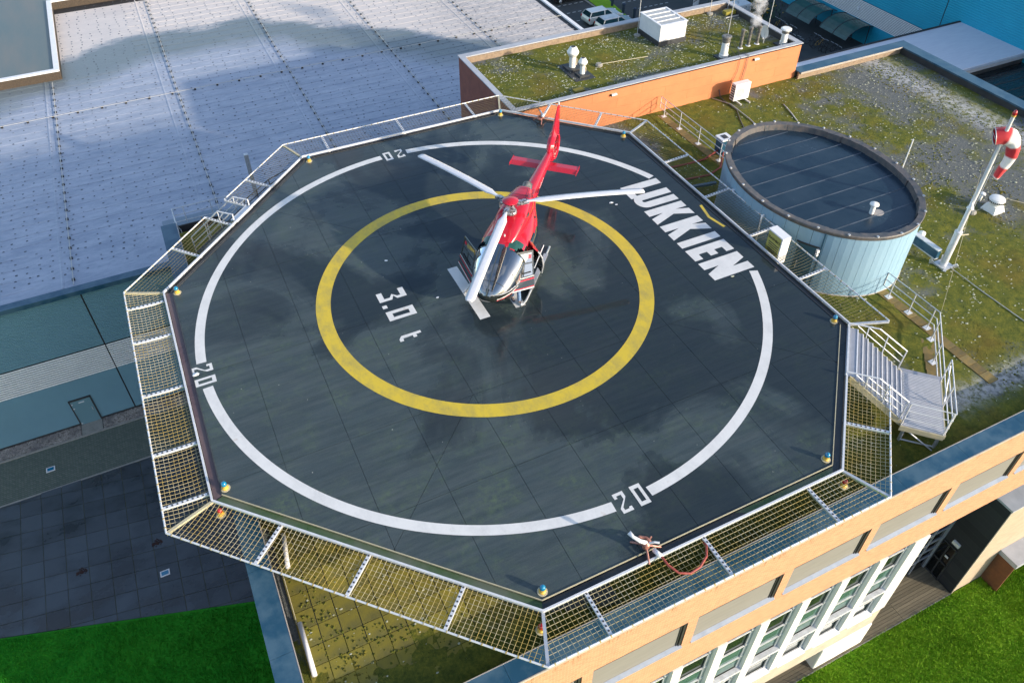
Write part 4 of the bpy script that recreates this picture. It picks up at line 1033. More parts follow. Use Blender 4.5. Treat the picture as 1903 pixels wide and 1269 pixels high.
debris(-1.95, .2, .08, 5, 'white scrap lying right of the 3.0 t marking')
debris(9.1, -3.72, .10, 6, 'pale lump by the last letter N', 'stones', 'pebble')

# ================================================================== STEEL STAIRS AT THE RIGHT CORNER
ES = Vector((.7071, .7071)); DS = Vector((.7071, -.7071)); PF = Vector((11.24, -7.98))
def sx(s, t, z): w = PF+DS*s+ES*t; return (w.x, w.y, z)
st = thing('steel_stairs', 'pale steel stairs with landing and handrails from the right deck corner to the roof', 'stairs', (13.2, -10.6, RZ))
for i in range(10):
    z = .015-.168*i; s0 = -.12 if i == 0 else .24+.216*(i-1); s1 = .26 if i == 0 else s0+.26
    MB().add([sx(s0, -2.56, z-.04), sx(s1, -2.56, z-.04), sx(s1, -.02, z-.04), sx(s0, -.02, z-.04), sx(s0, -2.56, z), sx(s1, -2.56, z), sx(s1, -.02, z), sx(s0, -.02, z)],
             [(0, 3, 2, 1), (4, 5, 6, 7), (0, 1, 5, 4), (1, 2, 6, 5), (2, 3, 7, 6), (3, 0, 4, 7)]).build('tread', 'tread', st)
for i in range(10):
    z = .02-.168*i; s1 = .26 if i == 0 else .24+.216*(i-1)+.25
    q = MB(); q.beam(sx(s1, -2.54, z), sx(s1, -.04, z), .035, .03); q.build('nosing', 'white', st)
for t in (0, -2.58):
    q = MB(); q.slabq(sx(.05, t, .05), sx(2.28, t, -1.55), sx(2.28, t, -1.82), sx(.05, t, -.24), .035); q.build('stringer', 'tan_steel', st)
LZ = -1.62
MB().add([sx(2.2, -2.68, LZ-.06), sx(3.66, -2.68, LZ-.06), sx(3.66, .04, LZ-.06), sx(2.2, .04, LZ-.06), sx(2.2, -2.68, LZ), sx(3.66, -2.68, LZ), sx(3.66, .04, LZ), sx(2.2, .04, LZ)],
         [(0, 3, 2, 1), (4, 5, 6, 7), (0, 1, 5, 4), (1, 2, 6, 5), (2, 3, 7, 6), (3, 0, 4, 7)]).build('landing', 'tread', st)
q = MB()
for i in range(34):
    t = -2.62+i*.08; q.beam(sx(2.3, t, LZ+.006), sx(3.6, t, LZ+.006), .018, .014)
stuff(q.build('grating_bars', 'galv_white', st))
MB().add([sx(2.25, .24, -2.0), sx(3.8, .24, -2.0), sx(3.8, .66, -2.0), sx(2.25, .66, -2.0), sx(2.25, .24, -2.05), sx(3.8, .24, -2.05), sx(3.8, .66, -2.05), sx(2.25, .66, -2.05)],
         [(0, 1, 2, 3), (7, 6, 5, 4), (0, 4, 5, 1), (1, 5, 6, 2), (2, 6, 7, 3), (3, 7, 4, 0)]).build('tread', 'tread', st)
q = MB(); q.slabq(sx(2.2, -2.70, LZ-.02), sx(3.66, -2.70, LZ-.02), sx(3.66, -2.70, LZ-.24), sx(2.2, -2.70, LZ-.24), .05); q.slabq(sx(3.68, -2.68, LZ-.02), sx(3.68, .04, LZ-.02), sx(3.68, .04, LZ-.2), sx(3.68, -2.68, LZ-.2), .05); q.build('landing_beam', 'tan_steel', st)
for s in (2.4, 3.55):
    for t in (-2.6, -.05): q = MB(); q.beam(sx(s, t, LZ-.06), sx(s, t, RZ), .09); q.build('leg', 'galv', st)
q = MB(); q.tube([sx(2.4, -2.62, -2.4), sx(3.55, -2.62, -2.38)], .03, 6); q.tube([sx(2.45, -2.66, LZ-.2), sx(3.5, -2.75, -2.45)], .028, 6); q.build('brace', 'galv_white', st)
for t in (.0, -2.58):
    q = MB(); q.tube([sx(-.10, t, .05), sx(-.12, t, .21), sx(.97, t, .24), sx(2.13, t, -.52), sx(2.10, t, -1.5)], .026, 7)
    q.tube([sx(.22, t, .16), sx(.60, t, -.12), sx(2.12, t, -1.15)], .02, 6); q.tube([sx(.58, t, .2), sx(1.1, t, -.14), sx(2.12, t, -.85)], .02, 6)
    for s, zt in ((.6, .23), (1.33, 0.0)): q.tube([sx(s+.03, t, .1-.72*s), sx(s, t, zt)], .022, 6)
    q.build('handrail', 'galv_white', st)
def lrail(pts, posts):
    q = MB()
    for k in (1.12, .75, .36): q.tube([(p[0], p[1], p[2]+k) for p in pts], .024, 6)
    for p in posts: q.tube([p, (p[0], p[1], p[2]+1.12)], .024, 6)
    q.build('landing_rail', 'galv_white', st)
lrail([sx(2.22, -2.66, LZ), sx(3.66, -2.66, LZ), sx(3.66, .04, LZ)], [sx(2.22, -2.66, LZ), sx(3.60, -2.66, LZ), sx(3.66, -2.6, LZ), sx(3.66, -1.3, LZ), sx(3.66, .04, LZ)])
q = MB(); q.tube([sx(3.66, -1.3, LZ+.1), sx(3.66, -.1, LZ+.95)], .022, 6); q.build('rail_brace', 'galv_white', st)
# roof guard rails
def guard(label, pts, posts, side=0):
    t = thing('guard_rail', label, 'railing', (posts[0][0], posts[0][1], RZ), 'galvanised guard rails on the mossy roof')
    q = MB()
    for k in (1.1, .74, .40): q.tube([(x, y, RZ+k) for x, y in pts], .024, 6)
    q.tube([(pts[0][0], pts[0][1], RZ+1.1), (pts[0][0], pts[0][1], RZ+.40)], .022, 6)
    q.build('rails', 'galv_white', t)
    for x, y in posts: MB().tube([(x, y, RZ+.06), (x, y, RZ+1.1)], .026, 6).build('post', 'galv_white', t)
    for x, y in posts: MB().box(x-.14, x+.14, y-.12, y+.12, RZ+.05, RZ+.075).build('foot', 'galv_white', t)
guard('white guard rail on the far side of the round tank, running to the orange wall', [(16.6, 12.2), (16.6, 4.6)], [(16.6, 11.75), (16.6, 10.2), (16.6, 8.4), (16.6, 6.5)])
guard('white guard rail from the near side of the round tank to the stair landing', [(16.55, -5.2), (16.55, -7.95), (13.95, -10.55)], [(16.55, -5.62), (16.55, -6.72), (16.53, -7.75), (16.15, -8.32), (15.2, -9.28)])

# ================================================================== ESCAPE STAIRS ON THE LEFT
ED = Vector((-.7071, .7071)); EE = Vector((.7071, .7071)); EP = Vector((-8.01, 8.63))
def ex(s, t, z): w = EP+ED*s+EE*t; return (w.x, w.y, z)
es = thing('escape_stairs', 'steep steel escape stairs with white handrails dropping off the left edge of the deck', 'stairs', (-9.6, 13, HZ))
MB().add([ex(-.12, 0, .02), ex(.22, 0, .02), ex(.22, 1.16, .02), ex(-.12, 1.16, .02), ex(-.12, 0, -.03), ex(.22, 0, -.03), ex(.22, 1.16, -.03), ex(-.12, 1.16, -.03)], [(3, 2, 1, 0), (4, 5, 6, 7), (0, 1, 5, 4), (1, 2, 6, 5), (2, 3, 7, 6), (3, 0, 4, 7)]).build('top_plate', 'galv_white', es)
for i in range(12):
    z = -.2-.205*i; s = .3+.205*i
    MB().add([ex(s, .03, z), ex(s+.22, .03, z), ex(s+.22, 1.13, z), ex(s, 1.13, z), ex(s, .03, z-.03), ex(s+.22, .03, z-.03), ex(s+.22, 1.13, z-.03), ex(s, 1.13, z-.03)], [(3, 2, 1, 0), (4, 5, 6, 7), (0, 1, 5, 4), (1, 2, 6, 5), (2, 3, 7, 6), (3, 0, 4, 7)]).build('tread', 'grey_dark', es)
for t in (0, 1.16):
    q = MB(); q.slabq(ex(.15, t, 0), ex(2.75, t, -2.6), ex(2.75, t, -2.85), ex(.15, t, -.28), .03); q.build('stringer', 'galv', es)
    q = MB(); q.tube([ex(.04, t, 0), ex(.03, t, .35), ex(.81, t, .33), ex(1.25, t, -.1), ex(2.74, t, -1.57), ex(2.73, t, -2.55)], .03, 7)
    q.tube([ex(.81, t, .33), ex(.80, t, -.55)], .024, 6); q.tube([ex(.5, t, .33), ex(.8, t, -.02), ex(2.74, t, -1.9)], .02, 6); q.tube([ex(.2, t, .33), ex(.8, t, -.28), ex(2.74, t, -2.2)], .02, 6)
    q.tube([ex(1.72, t, -.55), ex(1.70, t, -1.5)], .024, 6); q.build('handrail', 'galv_white', es)
c = [ex(2.7, -.1, -2.62), ex(3.9, -.1, -2.62), ex(3.9, 1.3, -2.62), ex(2.7, 1.3, -2.62)]
MB().slabq(*c, .06).build('landing', 'grey_dark', es)
for p in c: q = MB(); q.beam(p, (p[0], p[1], G), .12); q.build('leg', 'galv', es)
LPZ = Vector((c[1][0], c[1][1]))
for i in range(20):
    y = 12.35+i*.30; z = -2.8-.225*i; MB().box(-10.5, -9.3, y, y+.32, z-.03, z).build('tread', 'grey_dark', es)
for x in (-10.52, -9.28):
    q = MB(); q.slabq((x, 12.3, -2.7), (x, 18.4, -7.25), (x, 18.4, -7.5), (x, 12.3, -2.95), .03); q.build('stringer', 'galv', es)
    q = MB(); q.tube([(x, 12.3, -1.75), (x, 18.3, -6.2), (x, 18.3, -7.2)], .026, 6); q.tube([(x, 12.3, -2.2), (x, 18.3, -6.65)], .02, 6); q.build('handrail', 'galv', es)
pr = thing('pit_railing', 'white railing round the dark stair pit in the hall roof', 'railing', (-9.5, 20, HZ))
q = MB()
for k in (1.08, .6, .15): q.tube([(-7.0, 20.25, HZ+k), (-10.7, 20.25, HZ+k), (-10.7, 16.95, HZ+k)], .026, 6)
q.build('rails', 'galv_white', pr)
for x, y in ((-7.0, 20.25), (-8.6, 20.25), (-10.1, 20.25), (-10.7, 20.25), (-10.7, 18.6), (-10.7, 16.95)): MB().tube([(x, y, HZ), (x, y, HZ+1.08)], .026, 6).build('post', 'galv_white', pr)
bs = thing('roof_ladder_rail', 'dark steel railing and post on the hall roof seen through the net above the escape stairs', 'railing', (-6, 21.5, HZ))
MB().beam((-5.9, 21.2, HZ), (-5.9, 21.2, HZ+2.9), .24).build('post', 'galv', bs)
q = MB()
for k in (1.0, .66, .33): q.tube([(-6.8, 19.4, HZ+k), (-5.0, 21.0, HZ+k), (-3.2, 21.9, HZ+k)], .03, 6)
for x, y in ((-6.8, 19.4), (-5.9, 20.2), (-5.0, 21.0), (-3.2, 21.9)): q.tube([(x, y, HZ), (x, y, HZ+1.0)], .03, 6)
q.build('rails', 'grey_dark', bs)

# ================================================================== ROUND TANK HOUSE
TC = Vector((16.46, -.33)); TA, TB = 3.78, 4.85; TT = .75
tk = thing('round_tank', 'oval blue-grey clad tank house with a dark membrane roof on the mossy roof', 'tank', (TC.x, TC.y, RZ))
def el(a, r=0.0): return (TC.x+(TA+r)*math.cos(a), TC.y+(TB+r)*math.sin(a))
N = 96
for i in range(N//2):
    a0 = 2*PI*i/(N//2); a1 = 2*PI*(i+1)/(N//2); g = .0016; am = (a0+a1)/2
    q = MB(); p0 = el(a0+g); p1 = el(am, .004); p2 = el(a1-g); i0 = el(a0+g, -.05); i2 = el(a1-g, -.05)
    q.add([(*p0, RZ+.06), (*p1, RZ+.06), (*p2, RZ+.06), (*i2, RZ+.06), (*i0, RZ+.06), (*p0, TT-.14), (*p1, TT-.14), (*p2, TT-.14), (*i2, TT-.14), (*i0, TT-.14)],
          [(0, 1, 6, 5), (1, 2, 7, 6), (2, 3, 8, 7), (4, 0, 5, 9)]); q.build('wall_panel', 'tank_wall', tk)
def ellring(prof, n=N):
    q = MB(); o = 0
    for (r, z) in prof:
        for j in range(n): q.v.append((*el(2*PI*j/n, r), z))
    for i in range(len(prof)-1):
        for j in range(n): j2 = (j+1) % n; q.f.append((i*n+j, i*n+j2, (i+1)*n+j2, (i+1)*n+j)); q.mi.append(0)
    return q
ellring([(-.03, RZ-.02), (.03, RZ-.02), (.03, RZ+.07), (-.03, RZ+.07)]).build('base_trim', 'coping_edge', tk, True)
q = MB()
for k in range(40):      # rim of slightly faceted, sagging flashing lengths
    a0 = 2*PI*k/40; a1 = 2*PI*(k+1)/40
    ins = -.26+random.uniform(-.03, .03); 
    for j in range(3):
        b0 = a0+(a1-a0)*j/3; b1 = a0+(a1-a0)*(j+1)/3
        pr_ = [(.02, TT-.17), (.045, TT-.03), (.02, TT+.012), (ins, TT-.01), (ins-.03, TT-.33)]
        vs = [(*el(b, r), z) for b in (b0, b1) for r, z in pr_]
        q.add(vs, [(i, 5+i, 6+i, 1+i) for i in range(4)])
q.build('rim', 'tank_rim', tk)
q = MB()
for k in range(22): a = 2*PI*(k+.4)/22; x, y = el(a, .0); q.box(x-.045, x+.045, y-.045, y+.045, TT+.005, TT+.05)
q.build('rim_clips', 'galv', tk)
q = MB(); q.add([(*el(2*PI*j/N, -.25), TT-.30) for j in range(N)], [tuple(range(N))]); q.build('roof_membrane', 'pool', tk)
q = MB(); y = -4.2; 
while y < 4.3:
    w = TA*math.sqrt(max(0, 1-(y/(TB-.3))**2))-.35
    if w > .4: q.add([(TC.x-w, TC.y+y-.035, TT-.298), (TC.x+w, TC.y+y-.035, TT-.298), (TC.x+w, TC.y+y, TT-.283), (TC.x-w, TC.y+y, TT-.283), (TC.x-w, TC.y+y+.035, TT-.298), (TC.x+w, TC.y+y+.035, TT-.298)], [(0, 1, 2, 3), (3, 2, 5, 4)])
    y += 1.02
M['pool_seam'] = mk('pool_seam', (.025, .04, .06), (.07, .09, .12), 1.2, .45); q.build('membrane_laps', 'pool_seam', tk)
def wallpatch(name, a0, a1, z0, z1, mat, d=.03, par=None):
    q = MB(); n = 6
    for j in range(n):
        b0 = a0+(a1-a0)*j/n; b1 = a0+(a1-a0)*(j+1)/n; q.slabq((*el(b0, d), z0), (*el(b1, d), z0), (*el(b1, d), z1), (*el(b0, d), z1), .03)
    return q.build(name, mat, par or tk)
aD = math.atan2((-3.9-TC.y)/TB, (13.35-TC.x)/TA); aD0 = math.atan2((-3.15-TC.y)/TB, (12.95-TC.x)/TA)
dd = wallpatch('door', aD0, aD, RZ+.08, TT-.95, 'tank_door'); wallpatch('door_frame', aD0-.02, aD+.025, TT-.95, TT-.88, 'grey_dark', .04, dd)
wallpatch('corner_strip', aD+.03, aD+.045, RZ+.08, TT-.15, 'tank_door')
x, y = el(aD+.015, .08); q = MB(); q.box(x-.06, x+.06, y-.05, y+.05, TT-1.15, TT-1.0); q.box(x-.05, x+.05, y-.05, y+.05, TT-1.3, TT-1.2); q.build('hinge', 'white', dd)
x, y = el(aD0+.03, .06); MB().beam((x, y, RZ+1.0), (x, y, RZ+1.35), .035).build('handle', 'galv', dd)
a = math.atan2((1.1-TC.y)/TB, (12.73-TC.x)/TA); x, y = el(a, .06); smooth_angle(MB().lathe((x, y, TT-.7), [(.08, 0), (.08, .08)], 12).build('wall_knob', 'white', tk))
q = MB(); aa = math.atan2((-1.2-TC.y)/TB, (12.5-TC.x)/TA); x, y = el(aa, .0)
q.tube([(x-.02, y, TT-.55), (x-.14, y-.02, TT-.52), (x-.16, y-.03, TT-.66), (x-.16, y-.03, RZ+.1)], .045, 8); q.build('drain_pipe', 'white_plastic', tk, True)
sv = thing('tank_vent', 'white mushroom vent standing on the dark roof of the round tank', 'vent', (16.66, -3.3, TT-.3))
smooth_angle(MB().lathe((16.66, -3.3, TT-.3), [(.10, 0), (.10, .42), (.13, .44)], 14).build('stem', 'white_plastic', sv)); MB().lathe((16.66, -3.3, TT+.12), [(.12, 0), (.20, .03), (.19, .08), (.08, .14)], 16).build('cap', 'white_plastic', sv, True)
MB().lathe((16.95, -3.38, TT-.296), [(.24, 0), (.22, .008), (.02, .012)], 16, sx=1.2).build('patch', 'coping_edge', sv)
lv = MB(); x, y = el(-.62, .10); lv = thing('wall_grille', 'small cream louvred box on the right flank of the round tank', 'vent', (x, y, -1.0))
MB().beam((x, y-.0, -.75), (x, y, -.05), .34, .26).build('case', 'white_plastic', lv)
q = MB()
for i in range(5): q.box(x-.05, x+.19, y-.19, y-.172, -.68+i*.12, -.64+i*.12)
q.build('slats', 'plinth', lv)
pc = thing('pump_cabinet', 'grey pump cabinet with a pale top behind the round tank', 'cabinet', (17.0, 6.9, RZ))
MB().box(16.72, 17.30, 6.62, 7.15, RZ+.2, RZ+1.12).build('case', 'coping', pc); MB().box(16.66, 17.36, 6.56, 7.21, RZ+1.12, RZ+1.2).build('lid', 'white', pc)
q = MB()
for x, y in ((16.75, 6.65), (17.27, 6.65), (16.75, 7.12), (17.27, 7.12)): q.beam((x, y, RZ), (x, y, RZ+.2), .05)
q.build('legs', 'galv', pc)
q = MB(); q.box(16.85, 17.15, 6.7, 7.05, RZ+1.2, RZ+1.215); q.build('handle_recess', 'grey_dark', pc)
tag(MB().tube([(11.8, 7.25, RZ+.9), (12.6, 7.22, RZ+.35), (13.95, 7.0, RZ+.08), (15.0, 6.93, RZ+.07), (15.9, 6.88, RZ+.1), (16.72, 6.85, RZ+.45)], .05, 7).build('red_hose', 'red_rope', None, True, (14, 7, RZ)), 'red hose running from the deck edge to the grey pump cabinet', 'hose')
tag(MB().tube([(11.9, 5.95, RZ+.8), (12.8, 5.85, RZ+.3), (14.0, 5.7, RZ+.08), (15.3, 5.56, RZ+.07), (16.2, 5.85, RZ+.12), (16.9, 6.62, RZ+.4)], .05, 7).build('red_hose', 'red_rope', None, True, (14, 5.7, RZ)), 'red hose curving from the deck edge past the foot of the round tank', 'hose')
dp = MB().beam((11.9, 5.0, RZ+.32), (14.9, 4.55, RZ+.3), .16, .12); tag(dp.build('steel_channel', 'coping', None, False, (13, 5, RZ)), 'blue-grey steel channel on the roof between the deck and the round tank', 'beam')
# crash box
cbx = thing('crash_box', 'yellow crash equipment box marked CRASHBOX behind the right rail of the deck', 'box', (11.75, -3.05, -.4))
MB().box(11.62, 11.98, -3.45, -2.66, -.45, .80).build('case', 'sign_y', cbx)
q = MB(); q.box(11.60, 12.02, -3.50, -3.44, -.45, .86); q.box(11.60, 12.02, -3.44, -2.62, .80, .86); q.build('frame', 'white', cbx)
def text_mesh(name, s, size, mat, parent, mtx, ext=.004):
    cu = bpy.data.curves.new(name, 'FONT'); cu.body = s; cu.size = size; cu.extrude = ext; cu.align_x = 'CENTER'; cu.align_y = 'CENTER'; cu.resolution_u = 2
    t = bpy.data.objects.new(name, cu); COL.objects.link(t); dg = bpy.context.evaluated_depsgraph_get()
    me = bpy.data.meshes.new_from_object(t.evaluated_get(dg)); bpy.data.objects.remove(t)
    me.transform(mtx); me.transform(Matrix.Translation(-ORG.get(parent.name, Vector()))); me.materials.clear(); me.materials.append(M[mat])
    o = bpy.data.objects.new(name, me); COL.objects.link(o); o.parent = parent; ORG[o.name] = ORG[parent.name]; return o
def frame_mtx(o, xa, ya):
    xa = Vector(xa).normalized(); ya = Vector(ya); ya = (ya-xa*ya.dot(xa)).normalized(); za = xa.cross(ya)
    return Matrix(((xa.x, ya.x, za.x, o[0]), (xa.y, ya.y, za.y, o[1]), (xa.z, ya.z, za.z, o[2]), (0, 0, 0, 1)))
text_mesh('lettering', 'CRASHBOX', .17, 'black', cbx, frame_mtx((11.612, -3.05, .52), (0, -1, 0), (0, 0, 1)))
q = MB()
for i in range(6): q.box(11.612, 11.62, -3.36, -2.78, .30-.1*i, .335-.1*i)
q.build('text_lines', 'grey_dark', cbx)

# ================================================================== ROOF FITTINGS
def vent_tulip(x, y, z, h, r, label):
    t = thing('roof_vent', label, 'vent', (x, y, z), 'tulip-shaped roof vents')
    MB().box(x-r*2.1, x+r*2.1, y-r*2.1, y+r*2.1, z, z+.16).build('base', 'grey_dark', t)
    smooth_angle(MB().lathe((x, y, z+.14), [(r*.95, 0), (r*.95, h*.45), (r*1.0, h*.5)], 18).build('stem', 'white_plastic', t))
    smooth_angle(MB().lathe((x, y, z+.14+h*.5), [(r*1.0, 0), (r*1.25, h*.03), (r*1.75, h*.18), (r*1.75, h*.22), (r*1.0, h*.42), (r*.75, h*.44)], 20).build('hood', 'white_plastic', t), 25)
    MB().lathe((x, y, z+.14+h*.925), [(r*.7, 0), (r*.65, .03)], 16).build('outlet', 'grey_dark', t)
    q = MB(); q.box(x+r*.8, x+r*1.05, y-r*.95, y-r*.6, z+.3, z+.14+h*.42); q.build('service_strip', 'plinth', t)
vent_tulip(12.82, 16.1, UR, 1.32, .20, 'taller of the two white tulip-shaped vents on the mossy upper roof')
vent_tulip(12.93, 15.1, UR, 1.02, .155, 'shorter of the two white tulip-shaped vents on the mossy upper roof')
tag(MB().box(12.2, 13.5, 14.5, 16.8, UR+.02, UR+.05).build('roof_mat', 'grey_dark', None, False, (12.9, 15.6, UR)), 'dark roofing mat under the two tulip-shaped vents', 'mat')
sb = thing('skylight_housing', 'big white box housing with slatted glass top on the mossy upper roof', 'roof box', (19.95, 17.5, UR))
MB().box(19.02, 21.05, 16.38, 18.78, UR, UR+.30).build('kerb', 'grey_dark', sb)
bevel(MB().box(19.08, 20.99, 16.44, 18.72, UR+.30, UR+1.28).build('case', 'white', sb), .015)
for i in range(4):
    y = 16.58+.53*i; MB().box(19.2, 20.87, y, y+.44, UR+1.28, UR+1.30).build('glass_pane', 'spandrel', sb)
q = MB(); q.box(19.04, 21.03, 16.40, 16.56, UR+1.28, UR+1.33); q.box(19.04, 21.03, 18.62, 18.76, UR+1.28, UR+1.33); q.box(19.04, 19.18, 16.56, 18.62, UR+1.28, UR+1.33); q.box(20.89, 21.03, 16.56, 18.62, UR+1.28, UR+1.33)
for i in range(3): y = 17.03+.53*i; q.box(19.18, 20.89, y, y+.06, UR+1.3, UR+1.335)
q.build('frame', 'white', sb)
M['sky_pane'] = mk('skylight_pane', (.40, .40, .38), (.46, .46, .44), 2, .15)
for c in sb.children:
    if c.name.startswith('glass_pane'): c.data.materials[0] = M['sky_pane']
def cowl(x, y, h, r, capr, label, capmat):
    t = thing('roof_vent', label, 'vent', (x, y, UR), 'white cowl vents')
    MB().box(x-.42, x+.42, y-.42, y+.42, UR+.01, UR+.10).build('base', 'grey_dark', t)
    smooth_angle(MB().lathe((x, y, UR+.08), [(r*1.25, 0), (r*1.2, .1), (r*1.25, .18), (r*1.05, .2), (r*.95, h*.7)], 18).build('stem', 'white_plastic', t), 30)
    smooth_angle(MB().lathe((x, y, UR+.08+h*.7), [(r*.9, 0), (r*1.15, .02), (r*1.15, h*.2), (r*.9, h*.21)], 18).build('neck', 'steam_pipe', t), 30)
    smooth_angle(MB().lathe((x, y, UR+.08+h*.93), [(capr, 0), (capr, .06), (capr*.8, .10)], 20).build('cap', capmat, t), 30)
cowl(21.7, 13.45, 1.32, .22, .30, 'white cowl vent with a dark grey cap beside the loose cables above the orange wall', 'steam_pipe')
cowl(26.1, 13.3, 1.0, .19, .33, 'white cowl vent with a pale dished cap at the end of the orange wall', 'white_plastic')
for (x, y, l) in ((23.45, 14.08, 'leftmost of the three dark flue pipes on the upper roof'), (24.1, 14.15, 'middle one of the three dark flue pipes on the upper roof'), (24.75, 14.12, 'dark flue pipe beside the pale dish, rightmost of three')):
    t = thing('flue_pipe', l, 'flue', (x, y, UR), 'steaming flue pipes')
    smooth_angle(MB().lathe((x, y, UR), [(.10, 0), (.10, 1.05), (.125, 1.07), (.125, 1.2), (.10, 1.21)], 14).build('pipe', 'steam_pipe', t), 30)
    MB().lathe((x, y, UR), [(.18, 0), (.16, .05), (.11, .07)], 14).build('collar', 'white', t)
ds = thing('satellite_dish', 'pale upright dish facing sideways beside the flue pipes', 'dish', (25.15, 14.05, UR))
q = MB(); n = 20
q.v.append((25.17, 14.05, UR+.75))
for r_, dx in ((.18, .02), (.36, -.05)):
    for j in range(n): q.v.append((25.17+dx, 14.05+r_*math.cos(2*PI*j/n), UR+.75+r_*1.15*math.sin(2*PI*j/n)))
for j in range(n): q.f.append((0, 1+j, 1+(j+1) % n)); q.f.append((1+j, 1+n+j, 1+n+(j+1) % n, 1+(j+1) % n))
q.mi = [0]*len(q.f); q.build('reflector', 'white_plastic', ds, True)
MB().tube([(25.2, 14.05, UR), (25.2, 14.05, UR+.75)], .03, 6).build('mast', 'galv', ds); MB().tube([(25.17, 14.05, UR+.4), (24.85, 13.8, UR+.45), (24.75, 13.7, UR+.6)], .025, 5).build('arm', 'white', ds)
def mast(x, y, h, label, r=.022):
    t = thing('antenna_mast', label, 'antenna', (x, y, UR), 'thin antenna masts on the upper roof')
    MB().lathe((x, y, UR), [(.22, 0), (.22, .10), (.15, .13)], 8).build('foot', 'concrete', t); MB().tube([(x, y, UR+.1), (x, y, UR+h)], r, 6).build('pole', 'galv', t)
mast(18.74, 18.35, 4.6, 'thin mast standing in front of the white box housing')
mast(24.9, 19.15, 3.4, 'thin mast by the rear parapet, left of the far roof corner')
mast(26.3, 19.1, 3.0, 'thin mast in the far corner of the upper roof')
mast(25.95, 14.7, 4.6, 'thin mast behind the steaming flue pipes')
mast(22.0, 13.75, 3.6, 'thin mast rising behind the cowl vent with the dark cap')
cs = thing('wooden_rack', 'mossy little rack lying in the far corner of the upper roof', 'rack', (26.0, 18.2, UR))
MB().box(25.6, 26.4, 18.35, 18.75, UR+.08, UR+.3).build('box', 'roof_tile', cs); MB().beam((25.4, 18.1, UR+.06), (26.6, 18.1, UR+.06), .06).build('rail', 'cable_w', cs)
fr = thing('fallen_rod', 'pale rod lying on the moss with its round foot, right of the tulip vents', 'rod', (14.4, 15.7, UR))
MB().lathe((14.42, 15.72, UR), [(.20, 0), (.22, .12), (.15, .2)], 10).build('foot', 'concrete', fr); MB().tube([(14.5, 15.72, UR+.14), (17.65, 15.46, UR+.08)], .022, 6).build('rod', 'tan_steel', fr)
tag(MB().box(11.5, 12.1, 13.3, 13.7, UR, UR+.14).build('loose_box', 'roof_tile', None, False, (11.8, 13.5, UR)), 'small mossy box by the front edge of the upper roof', 'box')
for i in range(6):
    tag(MB().box(15.4+.62*i, 15.98+.62*i, 12.85, 13.35, UR+.035, UR+.075).build('paving_tile', 'concrete', None, False, (15.7+.62*i, 13.1, UR)), 'pale worn tile in a short row along the front edge of the upper roof', 'tile', 'pale tiles along the upper roof edge')
cbl = thing('loose_cables', 'tangle of cables hanging over the orange wall beside the cowl vent', 'cables', (22.2, 12.5, UR))
q = MB()
for (dx, dz) in ((0, 0), (.10, .05), (-.5, 0)):
    q.tube([(22.1+dx, 13.3, UR+1.0+dz), (22.4+dx*.6, 12.9, UR+.35), (22.55+dx, 12.62, UT+.04), (22.55+dx, 12.34, UT+.03), (22.5+dx, 12.33, -1.0), (22.3+dx*1.5, 12.3, -2.2), (22.2+dx, 12.1, RZ+.06)], .014, 5)
q.build('cable', 'cable', cbl, True)
for i, (x, z) in enumerate(((13.4, -.62), (23.3, -.55))):
    t = thing('wall_light', 'small white fitting on the orange wall '+('near the far end of the guard rail' if i == 0 else 'right of the hanging cables'), 'lamp', (x, 12.37, z)); MB().box(x-.16, x+.2, 12.30, 12.4, z-.05, z+.05).build('case', 'white', t); MB().box(x-.2, x-.14, 12.29, 12.4, z-.06, z+.06).build('bracket', 'black', t)
ac = thing('outdoor_unit', 'white air-conditioning outdoor unit on two rails against the orange wall', 'air conditioner', (21.75, 11.5, RZ))
bevel(MB().box(21.22, 22.34, 11.32, 11.72, RZ+.14, RZ+1.18).build('case', 'white_plastic', ac), .02)
q = MB()
for i in range(10):
    z = RZ+.34+i*.062; w = math.sqrt(max(0, .31**2-(z-RZ-.62)**2)); q.box(21.63-w, 21.63+w, 11.30, 11.318, z, z+.022)
q.build('fan_grille', 'tan_steel', ac)
q = MB()
for i in range(6): q.box(21.20, 21.218, 11.36, 11.68, RZ+.25+i*.15, RZ+.32+i*.15)
q.build('side_fins', 'cable', ac)
q = MB(); q.box(21.42, 21.50, 10.85, 11.85, RZ+.06, RZ+.14); q.box(22.06, 22.14, 10.85, 11.85, RZ+.06, RZ+.14); q.build('feet', 'galv', ac)
def cabl(pts, r, mat, label):
    tag(MB().tube(pts, r, 6).build('cable', mat, None, True, pts[0]), label, 'cable')
cabl([(20.9, 12.36, RZ+.5), (20.95, 12.2, RZ+.08), (20.9, 11.6, RZ+.07), (20.88, 10.5, RZ+.07), (20.3, 9.4, RZ+.07), (19.8, 8.3, RZ+.07), (19.3, 5.5, RZ+.07), (18.9, 4.4, RZ+.07)], .03, 'cable', 'dark cable winding over the moss from the outdoor unit to the round tank')
cabl([(20.4, 12.3, RZ+.1), (21.0, 11.2, RZ+.08), (20.9, 9.4, RZ+.08), (20.4, 6.3, RZ+.08), (19.6, 4.2, RZ+.08)], .028, 'cable_w', 'straight pale conduit over the moss from the orange wall to the round tank')
cabl([(23.85, 9.9, RZ+.06), (23.7, 9.4, RZ+.07), (23.55, 8.9, RZ+.07), (23.25, 8.0, RZ+.06)], .03, 'cable_w', 'short bent pale tube lying on the moss behind the round tank')
cabl([(20.55, -5.3, RZ+.08), (20.5, -7.2, RZ+.07), (20.52, -9.2, RZ+.07), (20.5, -12.5, RZ+.07)], .022, 'cable_w', 'pale conductor wire running from the windsock pole to the front parapet')
cabl([(24.9, -2.76, RZ+.06), (27.5, -2.7, RZ+.05), (31, -7.6, RZ+.05)], .013, 'tan_steel', 'thin wire lying on the moss beyond the windsock')
